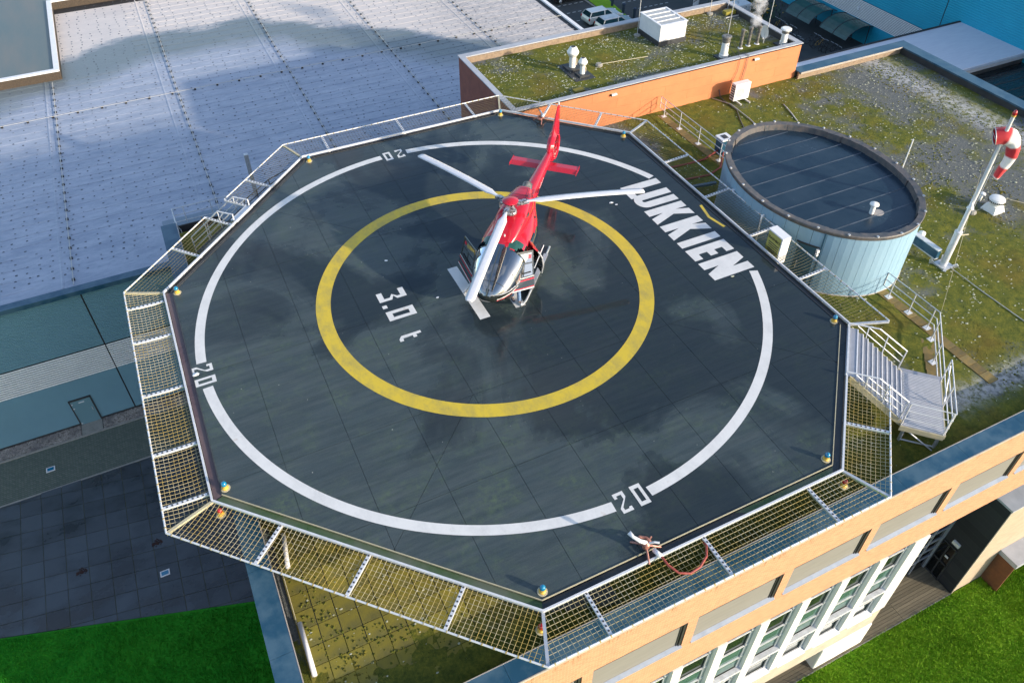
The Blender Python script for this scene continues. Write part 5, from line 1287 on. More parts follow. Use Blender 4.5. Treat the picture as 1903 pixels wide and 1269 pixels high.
cabl([(20.35, -4.85, 2.6), (19.2, -6.0, .2), (16.62, -7.95, RZ+1.1)], .008, 'tan_steel', 'thin stay wire from the windsock pole down to the guard rail')
lr = thing('lightning_rod', 'slim rod with a round stone foot on the moss beside the square roof fan', 'rod', (24.9, -2.76, RZ))
MB().lathe((24.9, -2.76, RZ), [(.20, 0), (.23, .10), (.16, .2)], 10).build('foot', 'concrete', lr); MB().tube([(24.9, -2.76, RZ+.15), (24.9, -2.76, RZ+2.7)], .02, 6).build('rod', 'galv', lr)
lr = thing('lightning_rod', 'slim white rod standing on the moss just behind the round tank', 'rod', (23.6, .8, RZ))
MB().lathe((23.6, .8, RZ), [(.18, 0), (.2, .1), (.14, .18)], 10).build('foot', 'concrete', lr); MB().tube([(23.6, .8, RZ+.15), (23.6, .8, RZ+2.6)], .03, 6).build('rod', 'white', lr)
mv = thing('roof_vent', 'small white mushroom pipe vent beside the windsock pole', 'vent', (26.1, -2.2, RZ))
MB().lathe((26.1, -2.2, RZ), [(.07, 0), (.07, .42)], 10).build('pipe', 'white_plastic', mv, True); MB().lathe((26.1, -2.2, RZ+.40), [(.10, 0), (.17, .03), (.15, .10), (.05, .15)], 14).build('cap', 'white_plastic', mv, True)
rf = thing('roof_fan', 'square-based white roof fan with a round louvred head at the right', 'vent', (26.1, -3.0, RZ))
MB().add([(25.7, -3.4, RZ), (26.5, -3.4, RZ), (26.5, -2.6, RZ), (25.7, -2.6, RZ), (25.82, -3.28, RZ+.35), (26.38, -3.28, RZ+.35), (26.38, -2.72, RZ+.35), (25.82, -2.72, RZ+.35)], [(0, 1, 5, 4), (1, 2, 6, 5), (2, 3, 7, 6), (3, 0, 4, 7), (4, 5, 6, 7)]).build('base', 'white_plastic', rf)
smooth_angle(MB().lathe((26.1, -3.0, RZ+.35), [(.30, 0), (.30, .14), (.36, .17), (.38, .28), (.34, .36), (.18, .41)], 22).build('head', 'white_plastic', rf), 30)
q = MB()
for j in range(26): a = 2*PI*j/26; q.beam((26.1+.375*math.cos(a), -3+.375*math.sin(a), RZ+.53), (26.1+.385*math.cos(a), -3+.385*math.sin(a), RZ+.62), .03)
q.build('louvres', 'grey_dark', rf)

# windsock
ws = thing('windsock_mast', 'tall pale pole with a limp red and white windsock and a red lamp on top', 'windsock', (20.42, -5.07, RZ))
q = MB(); q.box(20.1, 20.75, -5.4, -4.75, RZ+.02, RZ+.10); 
for a, b in ((-.3, -.3), (.3, -.3), (.3, .3), (-.3, .3)): q.beam((20.42+a, -5.07+b, RZ+.06), (20.42+a*1.35, -5.07+b*1.35, RZ+.2), .12)
q.build('foot', 'galv', ws)
smooth_angle(MB().lathe((20.42, -5.07, RZ+.1), [(.15, 0), (.15, 1.75), (.17, 1.76), (.17, 1.86), (.10, 1.9)], 14).build('sleeve', 'galv_white', ws), 30)
smooth_angle(MB().lathe((20.42, -5.07, RZ), [(.10, 1.9), (.085, 4.2), (.07, 7.2), (.07, 7.55)], 14).build('pole', 'galv_white', ws), 30)
q = MB(); q.tube([(20.42, -5.07, RZ+1.72), (21.1, -5.15, RZ+1.62)], .03, 6); q.tube([(20.45, -5.1, RZ+1.95), (20.7, -5.1, RZ+2.1)], .02, 6); q.build('bracket', 'tan_steel', ws)
q = MB().lathe((20.42, -5.07, RZ+7.55), [(.085, 0), (.085, .06)], 12); q.build('lamp_collar', 'yellow_plastic', ws, True); MB().lathe((20.42, -5.07, RZ+7.6), [(.08, 0), (.085, .12), (.06, .2), (.02, .23)], 12).build('lamp', 'lens_red', ws, True)
fl = MB().tube([(20.42, -5.07, 1.05), (20.2, -5.2, 1.0)], .03, 6); fl.lathe((20.12, -5.25, .88), [(.04, .2), (.14, .05), (.15, 0)], 12); fl.build('floodlight', 'white_plastic', ws, True)
# the sock: a ring at the pole, cloth arching over and hanging down
path = [(20.30, -4.78, 4.05), (20.58, -5.02, 4.15), (20.82, -5.22, 4.05), (20.95, -5.34, 3.70), (20.97, -5.38, 3.35), (20.94, -5.36, 3.02), (20.89, -5.33, 2.72), (20.85, -5.30, 2.45), (20.83, -5.28, 2.25)]
rad = [.35, .345, .335, .31, .28, .24, .21, .18, .15]; n = 20
def resample(P, Rr, k):
    L = [0]
    for i in range(1, len(P)): L.append(L[-1]+(Vector(P[i])-Vector(P[i-1])).length)
    o = []
    for j in range(k):
        s = L[-1]*j/(k-1); i = max(0, min(len(P)-2, next((i for i in range(len(P)-1) if L[i+1] >= s), len(P)-2))); t = (s-L[i])/(L[i+1]-L[i]); o.append((Vector(P[i]).lerp(Vector(P[i+1]), t), Rr[i]+(Rr[i+1]-Rr[i])*t, s/L[-1]))
    return o
sp = resample(path, rad, 31); V = []; B_ = []; tprev = None
for i, (p, r, s) in enumerate(sp):
    d = (sp[min(i+1, 30)][0]-sp[max(i-1, 0)][0]).normalized()
    a = Vector((0, 0, 1)) if tprev is None else tprev; a = (a-d*a.dot(d)).normalized(); tprev = a; b = d.cross(a)
    for j in range(n):
        t = 2*PI*j/n; fl_ = 1+.06*math.sin(3*t+s*9)*(s > .15)+.03*math.sin(7*t-s*20); sq = .80 if s > .25 else 1
        V.append(p+(a*math.cos(t)*sq+b*math.sin(t))*r*fl_); B_.append(1.0 if int(s*5) % 2 else 0.0)
F = [(i*n+j, i*n+(j+1) % n, (i+1)*n+(j+1) % n, (i+1)*n+j) for i in range(30) for j in range(n)]
me = np_mesh('sock', [tuple(v) for v in V], F, 'sock', ws, True, {'band': B_})
MB().tube([tuple(V[j]) for j in range(n)], .02, 5, closed=True).build('hoop', 'galv', ws, True)
q = MB(); q.tube([tuple(V[0]), (20.42, -5.07, 4.4)], .015, 5); q.tube([tuple(V[n//2]), (20.42, -5.07, 3.5)], .015, 5); q.tube([tuple(V[n//4]), tuple(V[3*n//4])], .012, 5); q.build('stays', 'galv', ws)
db = thing('cable_duct', 'raised grey-green duct running from the round tank to the windsock pole', 'duct', (20.0, -4.5, RZ))
MB().slabq((20.02, -2.2, -2.05), (20.02, -4.9, -2.05), (20.02, -4.9, -1.62), (20.02, -2.2, -1.62), .2).build('duct', 'coping', db)
q = MB(); q.beam((20.02, -2.2, -1.60), (20.02, -4.9, -1.60), .26, .04); q.beam((20.02, -2.2, -2.07), (20.02, -4.9, -2.07), .24, .04); q.build('flanges', 'galv_white', db)
q = MB(); q.beam((20.02, -2.4, RZ), (20.02, -2.4, -2.05), .08); q.beam((20.02, -4.7, RZ), (20.02, -4.7, -2.05), .08); q.build('legs', 'galv', db)
MB().lathe((20.3, -3.6, -1.95), [(.16, 0), (.16, .38), (.03, .46)], 14).build('sounder', 'white_plastic', db, True)
dg_ = thing('gutter_pipe', 'white pipe lying along the left parapet in the near mossy corner', 'pipe', (-10.2, -9.6, RZ))
MB().tube([(-10.12, -8.9, RZ+.16), (-10.12, -10.6, RZ+.16)], .075, 8).build('pipe', 'white', dg_, True); MB().tube([(-10.2, -6.4, RZ+.10), (-10.2, -8.9, RZ+.12)], .018, 5).build('cable', 'tan_steel', dg_)
dg2 = thing('gutter_pipe', 'white pipe along the left parapet seen through the net near the deck corner', 'pipe', (-10.2, -6.4, RZ)); MB().tube([(-9.85, -5.75, RZ+.14), (-10.0, -7.0, RZ+.14)], .075, 8).build('pipe', 'white', dg2, True)

# drain covers and bits on the paving
def drain(x, y, label): 
    t = thing('drain_cover', label, 'drain', (x, y, G)); MB().box(x-.23, x+.23, y-.17, y+.17, G+.02, G+.05).build('frame', 'white', t); MB().box(x-.17, x+.17, y-.11, y+.11, G+.05, G+.055).build('glass', 'lens_blue', t)
drain(-21.08, 13.83, 'pale blue-glazed ground light in the herringbone paving')
drain(-16.15, 4.45, 'pale blue-glazed ground light among the dark wet slabs')
for x, y, l in ((-19.95, 6.35, 'rust-brown stain of dead leaves on the dark slabs, left of the ground light'), (-16.3, 6.4, 'rust-brown clump of dead leaves on the dark slabs, under the net corner')):
    q = MB(); rs = random.Random(3)
    for i in range(40): a = rs.uniform(0, 2*PI); r_ = rs.uniform(0, .22); X = x+r_*math.cos(a)*1.3; Y = y+r_*math.sin(a); s = rs.uniform(.03, .06); q.add([(X-s, Y, G+.035), (X, Y-s, G+.045), (X+s, Y, G+.035), (X, Y+s, G+.05)], [(0, 1, 2, 3)])
    M['leaf'] = mk('dead_leaf', (.05, .022, .018), (.03, .014, .012), 8, .9); tag(q.build('leaf_clump', 'leaf', None, False, (x, y, G)), l, 'leaves')

# ================================================================== HELICOPTER
hc = thing('helicopter', 'red and black helicopter with white rotor blades and both front doors open on the deck', 'helicopter')
def H(*v): return v
ST = [(2.98, .80, .90, .08), (2.93, .68, 1.06, .27), (2.80, .58, 1.22, .46), (2.58, .52, 1.40, .63), (2.28, .47, 1.60, .79), (1.9, .45, 1.80, .91), (1.5, .44, 1.97, .99), (1.1, .44, 2.10, 1.03), (.6, .45, 2.19, 1.04), (.1, .46, 2.23, 1.03),
      (-.4, .50, 2.24, .99), (-.9, .60, 2.24, .89), (-1.35, .80, 2.22, .72), (-1.75, 1.05, 2.20, .55), (-2.1, 1.28, 2.18, .42), (-2.5, 1.44, 2.17, .33), (-3.2, 1.55, 2.15, .28), (-4.0, 1.63, 2.13, .24), (-4.8, 1.70, 2.11, .20), (-5.5, 1.76, 2.10, .16), (-5.9, 1.80, 2.09, .13)]
def st_at(x):
    for i in range(len(ST)-1):
        a, b = ST[i], ST[i+1]
        if a[0] >= x >= b[0]:
            t = (a[0]-x)/(a[0]-b[0]); return tuple(a[k]+(b[k]-a[k])*t for k in range(4))
    return ST[-1]
def sec(x, th, n=2.5):
    _, zb, zt, w = st_at(x); c, s = math.cos(th), math.sin(th); zm = zb+(zt-zb)*.46; h = (zt-zm) if s > 0 else (zm-zb)
    e = 2/n; return (x, w*math.copysign(abs(c)**e, c), zm+h*math.copysign(abs(s)**e, s))
NX, NT_ = 110, 64
xsx = [2.98+(-5.9-2.98)*((i/NX)**1.15) for i in range(NX+1)]
grid = [[sec(x, 2*PI*j/NT_) for j in range(NT_)] for x in xsx]
# round the profile stations a little
for _ in range(2):
    for i in range(1, NX):
        for j in range(NT_): grid[i][j] = tuple(.25*grid[i-1][j][k]+.5*grid[i][j][k]+.25*grid[i+1][j][k] if k else grid[i][j][k] for k in range(3))
cls = {}
def classify(c):
    x, y, z = c
    ay = abs(y)
    if x > 1.32-.22*max(0, 1-ay/.6) and z > 1.02+.10*max(0, x-2.4)-.05 and not (ay < .035): return 'windshield'
    if .98 < x < 2.02-.28*(z-.7)+.2 and .68 < z < 1.95 and ay > .55: return 'door_hole'
    if .72 < x < 1.22 and z > 1.9 and .22 < ay < .78: return 'roof_window'
    if -.55 < x < .80 and 1.12 < z < 1.82 and ay > .6: return 'cabin_window'
    if x < -1.9: return 'tail_boom' 
    if z > 1.86-.10*(x < 0)*min(1, -x) and x < 1.34: return 'roof_shell'
    if x < -1.35 and z > 1.5: return 'roof_shell'
    return 'fuselage'
for i in range(NX):
    for j in range(NT_):
        a, b, c, d = grid[i][j], grid[i+1][j], grid[i+1][(j+1) % NT_], grid[i][(j+1) % NT_]
        ct = tuple((a[k]+b[k]+c[k]+d[k])/4 for k in range(3)); cls.setdefault(classify(ct), []).append((i, j))
MATS = {'fuselage': 'black_paint', 'windshield': 'glass', 'roof_window': 'green_glass', 'cabin_window': 'glass', 'tail_boom': 'red', 'roof_shell': 'red'}
for nm, cells in cls.items():
    if nm == 'door_hole': continue
    q = MB(); idx = {}
    def vid(i, j):
        j %= NT_
        if (i, j) not in idx: idx[(i, j)] = len(q.v); q.v.append(grid[i][j])
        return idx[(i, j)]
    for i, j in cells: q.f.append((vid(i, j), vid(i, j+1), vid(i+1, j+1), vid(i+1, j))); q.mi.append(0)
    if nm == 'fuselage': q.f.append(tuple(vid(0, j) for j in range(NT_))[::-1]); q.mi.append(0)
    if nm == 'tail_boom': q.f.append(tuple(vid(NX, j) for j in range(NT_))); q.mi.append(0)
    q.build(nm, MATS[nm], hc, True)
def surf(x, z, side):     # a point on the skin at station x and height z
    best = min((sec(x, t*PI/180) for t in range(-89, 90, 2)), key=lambda p: abs(p[2]-z)); return (best[0], best[1]*side*1.006, best[2])
for s in (1, -1):
    q = MB(); q.tube([surf(x, .86+.02*(2-x), s) for x in [2.86-.2*i for i in range(20)]], .016, 5); q.build('stripe', 'stripe', hc)
    q = MB(); q.tube([surf(x, .80+.02*(2-x), s) for x in [2.86-.2*i for i in range(20)]], .012, 5); q.build('stripe', 'red', hc)
    q = MB(); P_ = []
    for i in range(15): x = 1.1+(2.92-1.1)*i/14; P_.append(surf(x, 1.0+.10*max(0, x-2.4), s))
    q.tube(P_, .014, 5); q.build('window_trim', 'galv', hc)
    q = MB(); q.tube([surf(1.28, z, s) for z in (.7, 1.0, 1.3, 1.6, 1.85, 2.0)], .03, 6); q.tube([surf(2.05, z, s) for z in (.62, .9, 1.2, 1.5)], .022, 6); q.build('door_post', 'black_paint', hc)
q = MB(); q.tube([(x, 0, st_at(x)[2]+.004) for x in (1.2, 1.5, 1.9, 2.3, 2.6, 2.8, 2.93)], .028, 6); q.build('centre_post', 'black_paint', hc)
q = MB(); q.tube([sec(2.55, R(a)) for a in range(28, 153, 6)], .012, 5); q.build('nose_seam', 'black', hc)
MB().lathe((0, 0, 0), [(.07, 0), (.075, .012), (.05, .02)], 14); 
# cabin interior
q = MB(); q.box(-1.0, 2.45, -.75, .75, .60, .66); q.build('cabin_floor', 'seat', hc)
q = MB(); q.box(-1.05, -.95, -.72, .72, .66, 2.0); q.build('rear_bulkhead', 'seat', hc)
for y in (-.52, .0, .52):
    q = MB(); q.box(.75, 1.22, y-.22, y+.22, .86, 1.0); bevel(q.build('seat', 'seat', hc), .04)
    q = MB(); q.slabq((.78, y-.21, 1.0), (.78, y+.21, 1.0), (.55, y+.19, 1.72), (.55, y-.19, 1.72), .10); bevel(q.build('backrest', 'seat', hc), .04)
q = MB(); q.add([(2.1, -.42, .66), (2.1, .22, .66), (2.5, .18, .66), (2.5, -.36, .66), (1.98, -.40, 1.24), (1.98, .2, 1.24), (2.32, .16, 1.18), (2.32, -.34, 1.18)], [(0, 1, 5, 4), (1, 2, 6, 5), (2, 3, 7, 6), (3, 0, 4, 7), (4, 5, 6, 7)]); q.build('instrument_panel', 'grey_dark', hc)
hs_ = MB(); hs_.tube([(.98+.07*math.cos(a), .62, 1.66+.07*math.sin(a)) for a in [i*PI/6 for i in range(12)]], .018, 5, closed=True); hs_.build('headset', 'stripe', hc)
# engine cowling
CW = [(1.02, 2.06, 2.10, .30), (.75, 2.1, 2.30, .40), (.4, 2.12, 2.52, .48), (.0, 2.14, 2.68, .53), (-.5, 2.14, 2.76, .54), (-1.1, 2.14, 2.78, .50), (-1.6, 2.12, 2.76, .41), (-1.88, 2.12, 2.72, .33)]
q = MB(); n = 22
for (x, zb, zt, w) in CW:
    for j in range(n):
        t = PI*j/(n-1); c, s = math.cos(t), math.sin(t); q.v.append((x, w*1.18*math.copysign(abs(c)**.62, c)*(1-.0*s), zb-.06+(zt-zb+.06)*abs(s)**.55))
for i in range(len(CW)-1):
    for j in range(n-1): q.f.append((i*n+j, i*n+j+1, (i+1)*n+j+1, (i+1)*n+j)); q.mi.append(0)
q.f.append(tuple((len(CW)-1)*n+j for j in range(n))); q.mi.append(0)
ck = smooth_angle(q.build('engine_cowling', 'red', hc), 50)
q = MB(); q.tube([(-.75, -.36, 2.785), (-1.72, -.27, 2.765), (-1.72, .27, 2.765), (-.75, .36, 2.785)], .008, 4, closed=True); q.tube([(-1.2, -.40, 2.77), (-1.2, -.15, 2.792), (-1.2, .15, 2.792), (-1.2, .4, 2.77)], .007, 4); q.build('panel_seam', 'black', ck)
MB().tube([(-1.7, 0, 2.42), (-2.1, 0, 2.46), (-2.35, 0, 2.52)], [.17, .18, .19], 14).build('exhaust', 'steam_pipe', hc, True)
q = MB(); q.add([(-1.9, -.26, 2.2), (-1.9, .26, 2.2), (-2.9, .05, 2.20), (-2.9, -.05, 2.20), (-1.9, -.2, 2.34), (-1.9, .2, 2.34)], [(0, 1, 2, 3), (4, 5, 2, 3), (0, 4, 3), (1, 2, 5)]); q.build('tail_fairing', 'coping', hc)
for s in (1, -1): q = MB(); q.slabq((.35, s*.56, 2.22), (-.45, s*.62, 2.22), (-.5, s*.60, 2.56), (.25, s*.52, 2.46), .02); q.build('air_intake', 'grey_dark', ck)
q = MB(); q.tube([(.62, -.12, 2.46), (.62, -.12, 2.55), (.50, -.12, 2.56)], .022, 6); q.tube([(.9, .06, 2.28), (.9, .06, 2.37)], .03, 6); q.build('antenna', 'stripe', hc)
# rotor
HZ_ = 3.20
MB().tube([(0, 0, 2.6), (0, 0, HZ_+.05)], .09, 12).build('mast', 'metal_mech', hc, True)
MB().lathe((0, 0, 2.76), [(.26, 0), (.24, .10), (.12, .13)], 16).build('swashplate', 'metal_mech', hc, True)
hubp = MB().lathe((0, 0, HZ_-.06), [(.20, 0), (.24, .05), (.22, .12)], 18).build('rotor_head', 'metal_mech', hc, True)
smooth_angle(MB().lathe((0, 0, HZ_+.07), [(.30, 0), (.31, .03), (.27, .06), (.13, .10), (.03, .115)], 24).build('rotor_cap', 'red', hc), 60)
HEAD = R(227)
for wa in (108.8, -12.5, -130.3):
    a = R(wa)-HEAD; ca, sa = math.cos(a), math.sin(a); L = lambda r, c, z: (r*ca-c*sa, r*sa+c*ca, z)
    dz = lambda r: HZ_-.02-.0095*r*r
    q = MB(); q.beam(L(.12, 0, HZ_), L(.62, 0, dz(.62)), .16, .10); q.beam(L(.30, .13, HZ_-.05), L(.72, .09, dz(.7)-.03), .05, .06); q.beam(L(.30, -.13, HZ_-.05), L(.72, -.09, dz(.7)-.03), .05, .06)
    q.tube([L(.2, .16, HZ_-.02), L(.33, .16, HZ_-.02)], .07, 8); q.tube([L(.34, .2, 2.85), L(.42, .16, HZ_-.05)], .022, 6); q.build('blade_grip', 'metal_mech', hc)
    q = MB(); prof = [(.62, .06, .03), (.9, .10, .03), (1.15, .19, .03), (5.15, .19, .022), (5.33, .15, .02)]
    rr = [.62, .9, 1.15]+[1.15+.25*i for i in range(1, 17)]+[5.25, 5.36]
    for r_ in rr:
        w = np.interp(r_, [.62, .9, 1.15, 5.25, 5.36], [.055, .09, .175, .175, .12]); th = .016
        for (c, z) in ((w, .0), (w*.45, th), (-w*.5, th*.6), (-w, 0), (-w*.5, -th*.4), (w*.45, -th)): q.v.append(L(r_, c, dz(r_)+z))
    for i in range(len(rr)-1):
        for j in range(6): q.f.append((i*6+j, i*6+(j+1) % 6, (i+1)*6+(j+1) % 6, (i+1)*6+j)); q.mi.append(0)
    q.f.append(tuple((len(rr)-1)*6+j for j in range(6))); q.mi.append(0)
    q.build('rotor_blade', 'rotor', hc, True)
# tail: fin with ducted fan, stabiliser
fx, fz, ro, ri = -6.38, 1.98, .70, .50
out = [(-5.55, 2.14), (-5.9, 2.42), (-6.25, 2.72), (-6.55, 3.05), (-6.82, 3.48), (-6.95, 3.60), (-7.28, 3.62), (-7.24, 3.2), (-7.16, 2.7), (-7.12, 2.2), (-7.06, 1.7), (-6.88, 1.42), (-6.55, 1.24), (-6.15, 1.27), (-5.85, 1.48), (-5.6, 1.74)]
q = MB(); angs = []
def ray_out(t):
    dx, dz = math.cos(t), math.sin(t); best = None
    for i in range(len(out)):
        (x1, z1), (x2, z2) = out[i], out[(i+1) % len(out)]; ex_, ez_ = x2-x1, z2-z1; den = dx*ez_-dz*ex_
        if abs(den) < 1e-9: continue
        u = ((x1-fx)*ez_-(z1-fz)*ex_)/den; v = ((x1-fx)*dz-(z1-fz)*dx)/den
        if u > 0 and -1e-6 <= v <= 1+1e-6 and (best is None or u < best): best = u
    return (fx+dx*best, fz+dz*best)
tt = sorted(set([2*PI*i/72 for i in range(72)]+[math.atan2(z-fz, x-fx) % (2*PI) for x, z in out])); n = len(tt)
for t in tt:
    o = ray_out(t); th = max(.03, .13-.055*max(0, o[1]-2.3)); hx, hz = fx+ri*math.cos(t), fz+ri*math.sin(t); mx, mz = fx+(ri+.07)*math.cos(t), fz+(ri+.07)*math.sin(t)
    q.v += [(o[0], .0+th*.35, o[1]), (mx, .165, mz), (hx, .13, hz), (hx, -.13, hz), (mx, -.165, mz), (o[0], -th*.35, o[1])]
for i in range(n):
    k = (i+1) % n
    for j in range(6): q.f.append((i*6+j, i*6+(j+1) % 6, k*6+(j+1) % 6, k*6+j)); q.mi.append(0)
fin = q.build('tail_fin', 'red', hc); smooth_angle(fin, 40)
q = MB()
q.lathe((0, 0, 0), [(.0, 0)], 3); q = MB()
for i in range(10):
    a = 2*PI*i/10+.2; q.slabq((fx+.10*math.cos(a-.2), .03, fz+.10*math.sin(a-.2)), (fx+.49*math.cos(a-.09), .03, fz+.49*math.sin(a-.09)), (fx+.49*math.cos(a+.09), -.03, fz+.49*math.sin(a+.09)), (fx+.10*math.cos(a+.2), -.03, fz+.10*math.sin(a+.2)), .012)
q.build('fan_blades', 'metal_mech', fin)
q = MB(); q.tube([(fx, -.10, fz), (fx, .14, fz)], .12, 14); q.tube([(fx, -.09, fz), (fx, -.09, fz-.5)], .03, 6); q.build('fan_hub', 'red', fin)
q = MB()
for s in (1, -1):
    r0 = [(-4.72, .10*s), (-5.22, .10*s), (-5.22, 1.47*s), (-4.72, 1.47*s)]; z = 1.84
    q.add([(x, y, z+.03) for x, y in r0]+[(x, y, z-.03) for x, y in r0]+[(-4.60, .1*s, z), (-4.60, 1.47*s, z), (-4.9, .1*s, z+.055), (-4.9, 1.47*s, z+.055)],
          [(8, 10, 11, 9), (10, 1, 2, 11), (4, 8, 9, 7), (5, 4, 7, 6), (1, 5, 6, 2), (9, 11, 2, 6, 7), (8, 4, 5, 1, 10)])
q.build('stabiliser', 'red', hc)
for s in (1, -1): q = MB(); q.slabq((-4.58, 1.48*s, 1.78), (-5.26, 1.48*s, 1.78), (-5.26, 1.48*s, 1.90), (-4.62, 1.48*s, 1.90), .02); q.build('end_plate', 'red', hc)
MB().tube([(-7.1, 0, 3.62), (-7.1, 0, 3.74)], .04, 8).build('tail_lamp', 'stripe', hc)
text_mesh('boom_lettering', 'avloon', .30, 'stripe', hc, frame_mtx((-3.55, .262, 1.86), (-1, -.055, .03), (0, .12, 1)), .004)
# skids
for s in (1, -1):
    q = MB(); q.tube([(-1.75, 1.16*s, .055), (-1, 1.17*s, .05), (0, 1.18*s, .05), (1.2, 1.18*s, .05), (1.75, 1.18*s, .08), (2.1, 1.16*s, .18), (2.3, 1.13*s, .34)], .045, 8); q.build('skid', 'galv', hc, True)
    q = MB(); q.slabq((-.9, 1.15*s, .34), (1.35, 1.15*s, .34), (1.35, 1.32*s, .34), (-.9, 1.32*s, .34), .03); q.beam((-.6, 1.2*s, .06), (-.6, 1.22*s, .34), .04); q.beam((1.1, 1.2*s, .06), (1.1, 1.22*s, .34), .04); q.build('step', 'galv', hc)
for x in (1.05, -.85):
    q = MB(); q.tube([(x, -1.18, .06), (x, -1.0, .30), (x, -.6, .46), (x, 0, .52), (x, .6, .46), (x, 1.0, .30), (x, 1.18, .06)], .04, 8); q.build('cross_tube', 'black_paint', hc, True)
# open doors
def door(hb, eb, et, ht, side):
    hb, eb, et, ht = map(Vector, (hb, eb, et, ht)); P_ = lambda u, v: hb.lerp(eb, u).lerp(ht.lerp(et, u), v)
    nrm = (eb-hb).cross(ht-hb).normalized()
    def pp(u, v, d=0): w = P_(u, v)+nrm*d; return tuple(w)
    q = MB(); q.slabq(pp(0, 0), pp(1, 0), pp(1, .34), pp(0, .36), .05); dp_ = q.build('door', 'black_paint', hc)
    q = MB()
    for (a, b, c, d) in (((0, .36), (.055, .36), (.08, 1), (0, 1)), ((.945, .34), (1, .34), (.97, 1), (.90, 1)), ((.05, .94), (.95, .94), (.95, 1), (.05, 1)), ((.06, .66), (.94, .66), (.94, .695), (.06, .695)), ((.48, .35), (.53, .35), (.53, .67), (.48, .67))):
        q.slabq(pp(*a), pp(*b), pp(*c), pp(*d), .045)
    q.build('window_frame', 'black_paint', dp_)
    q = MB(); q.slabq(pp(.05, .35), pp(.95, .34), pp(.94, .96), pp(.06, .96), .014); q.build('door_window', 'door_glass', dp_)
    for d in (.03, -.03):
        q = MB(); q.slabq(pp(0, .22, d), pp(1, .24, d), pp(1, .275, d), pp(0, .255, d), .006); q.build('stripe', 'red', dp_)
        q = MB(); q.slabq(pp(0, .29, d), pp(1, .31, d), pp(1, .33, d), pp(0, .31, d), .006); q.slabq(pp(0, .0, d), pp(1, .0, d), pp(1, .03, d), pp(0, .03, d), .006); q.build('stripe', 'stripe', dp_)
        q = MB(); q.slabq(pp(0, .035, d), pp(1, .035, d), pp(1, .06, d), pp(0, .06, d), .006); q.build('stripe', 'red', dp_)
    q = MB(); q.beam(pp(.25, .42, .04*side), pp(.85, .44, .04*side), .03); q.beam(pp(.25, .42, -.04*side), pp(.85, .44, -.04*side), .03); q.build('grab_bar', 'black', dp_)
    q = MB(); q.slabq(pp(.72, .80, .02), pp(.86, .80, .02), pp(.86, .90, .02), pp(.72, .90, .02), .004); q.slabq(pp(.72, .80, -.02), pp(.86, .80, -.02), pp(.86, .90, -.02), pp(.72, .90, -.02), .004); q.build('sticker', 'red', dp_)
door((2.2, .66, .66), (1.60, 1.44, .70), (.84, 1.18, 1.86), (1.28, .66, 1.92), 1)
door((2.15, -.88, .68), (1.10, -1.76, .74), (.80, -1.58, 1.88), (1.55, -.86, 1.88), -1)
q = MB()      # rear door on the left, swung out: curved, red above and black below
pv_ = [(.0, .46, .72), (.0, .52, 1.1), (.0, .46, 1.45), (.0, .26, 1.72), (.0, .02, 1.88)]
def rd(u, k): x, y, z = pv_[k]; return (.10+.62*u, .98+.52*u+(y-.46)*.85, z)
for k, mt in ((0, 0), (1, 0), (2, 1), (3, 1)): q.slabq(rd(0, k), rd(1, k), rd(1, k+1), rd(0, k+1), .045, m=mt)
rd_ = q.build('rear_door', ['black_paint', 'red'], hc)
q = MB(); q.tube([rd(1, 0), rd(1, 1), rd(1, 2), rd(1, 3)], .03, 6); q.tube([(.5, 1.12, .74), (1.1, 1.3, 1.2), (.4, 1.46, 1.82)], .02, 6); q.build('door_edge', 'galv', rd_)
hc.location = (1.36, .60, 0); hc.rotation_euler = (0, 0, HEAD)

# ================================================================== PERSON BY THE OPEN DOOR
def skin_body(name, verts, edges, radii, mat, parent, sub=2, root=0):
    me = bpy.data.meshes.new(name); o_ = ORG[parent.name]; me.from_pydata([tuple(Vector(v)-o_) for v in verts], edges, [])
    o = bpy.data.objects.new(name, me); COL.objects.link(o)
    o.modifiers.new('s', 'SKIN'); 
    if not me.skin_vertices: me.skin_vertices.new() if hasattr(me.skin_vertices, 'new') else None
    for i, r in enumerate(radii): v = me.skin_vertices[0].data[i]; v.radius = r if isinstance(r, tuple) else (r, r); v.use_root = i == root
    m = o.modifiers.new('b', 'SUBSURF'); m.levels = sub; m.render_levels = sub
    dg = bpy.context.evaluated_depsgraph_get(); dg.update(); nm = bpy.data.meshes.new_from_object(o.evaluated_get(dg)); bpy.data.objects.remove(o)
    nm.materials.clear(); nm.materials.append(M[mat]); nm.polygons.foreach_set('use_smooth', [True]*len(nm.polygons))
    r = bpy.data.objects.new(name, nm); COL.objects.link(r); r.parent = parent; ORG[r.name] = o_; return r
ps = thing('person', 'person in blue jeans behind the open helicopter door, legs showing below it', 'person', (.8, -1.2, 0))
FA, FB = Vector((.76, -1.46, .09)), Vector((.62, -1.10, .09)); HP = Vector((.86, -1.02, .93))
KA, KB = Vector((.80, -1.30, .50)), Vector((.70, -1.04, .50)); CH = Vector((.93, -.66, 1.30)); NK = Vector((.95, -.44, 1.48)); HD_ = Vector((.96, -.30, 1.60))
HA, HB_ = HP+Vector((.07, -.07, -.03)), HP+Vector((-.09, .03, -.03)); SA, SB = CH+Vector((.18, .02, .09)), CH+Vector((-.17, .07, .09))
EA, EB_ = SA+Vector((.05, .20, -.2)), SB+Vector((-.05, .22, -.18)); WA, WB = EA+Vector((-.02, .24, .04)), EB_+Vector((.05, .22, .05))
vb = [HP, CH, NK, HD_, HD_+Vector((0, .03, .12)), HA, KA, FA, HB_, KB, FB, SA, EA, WA, SB, EB_, WB, FA+Vector((.02, -.16, -.05)), FB+Vector((0, -.16, -.05))]
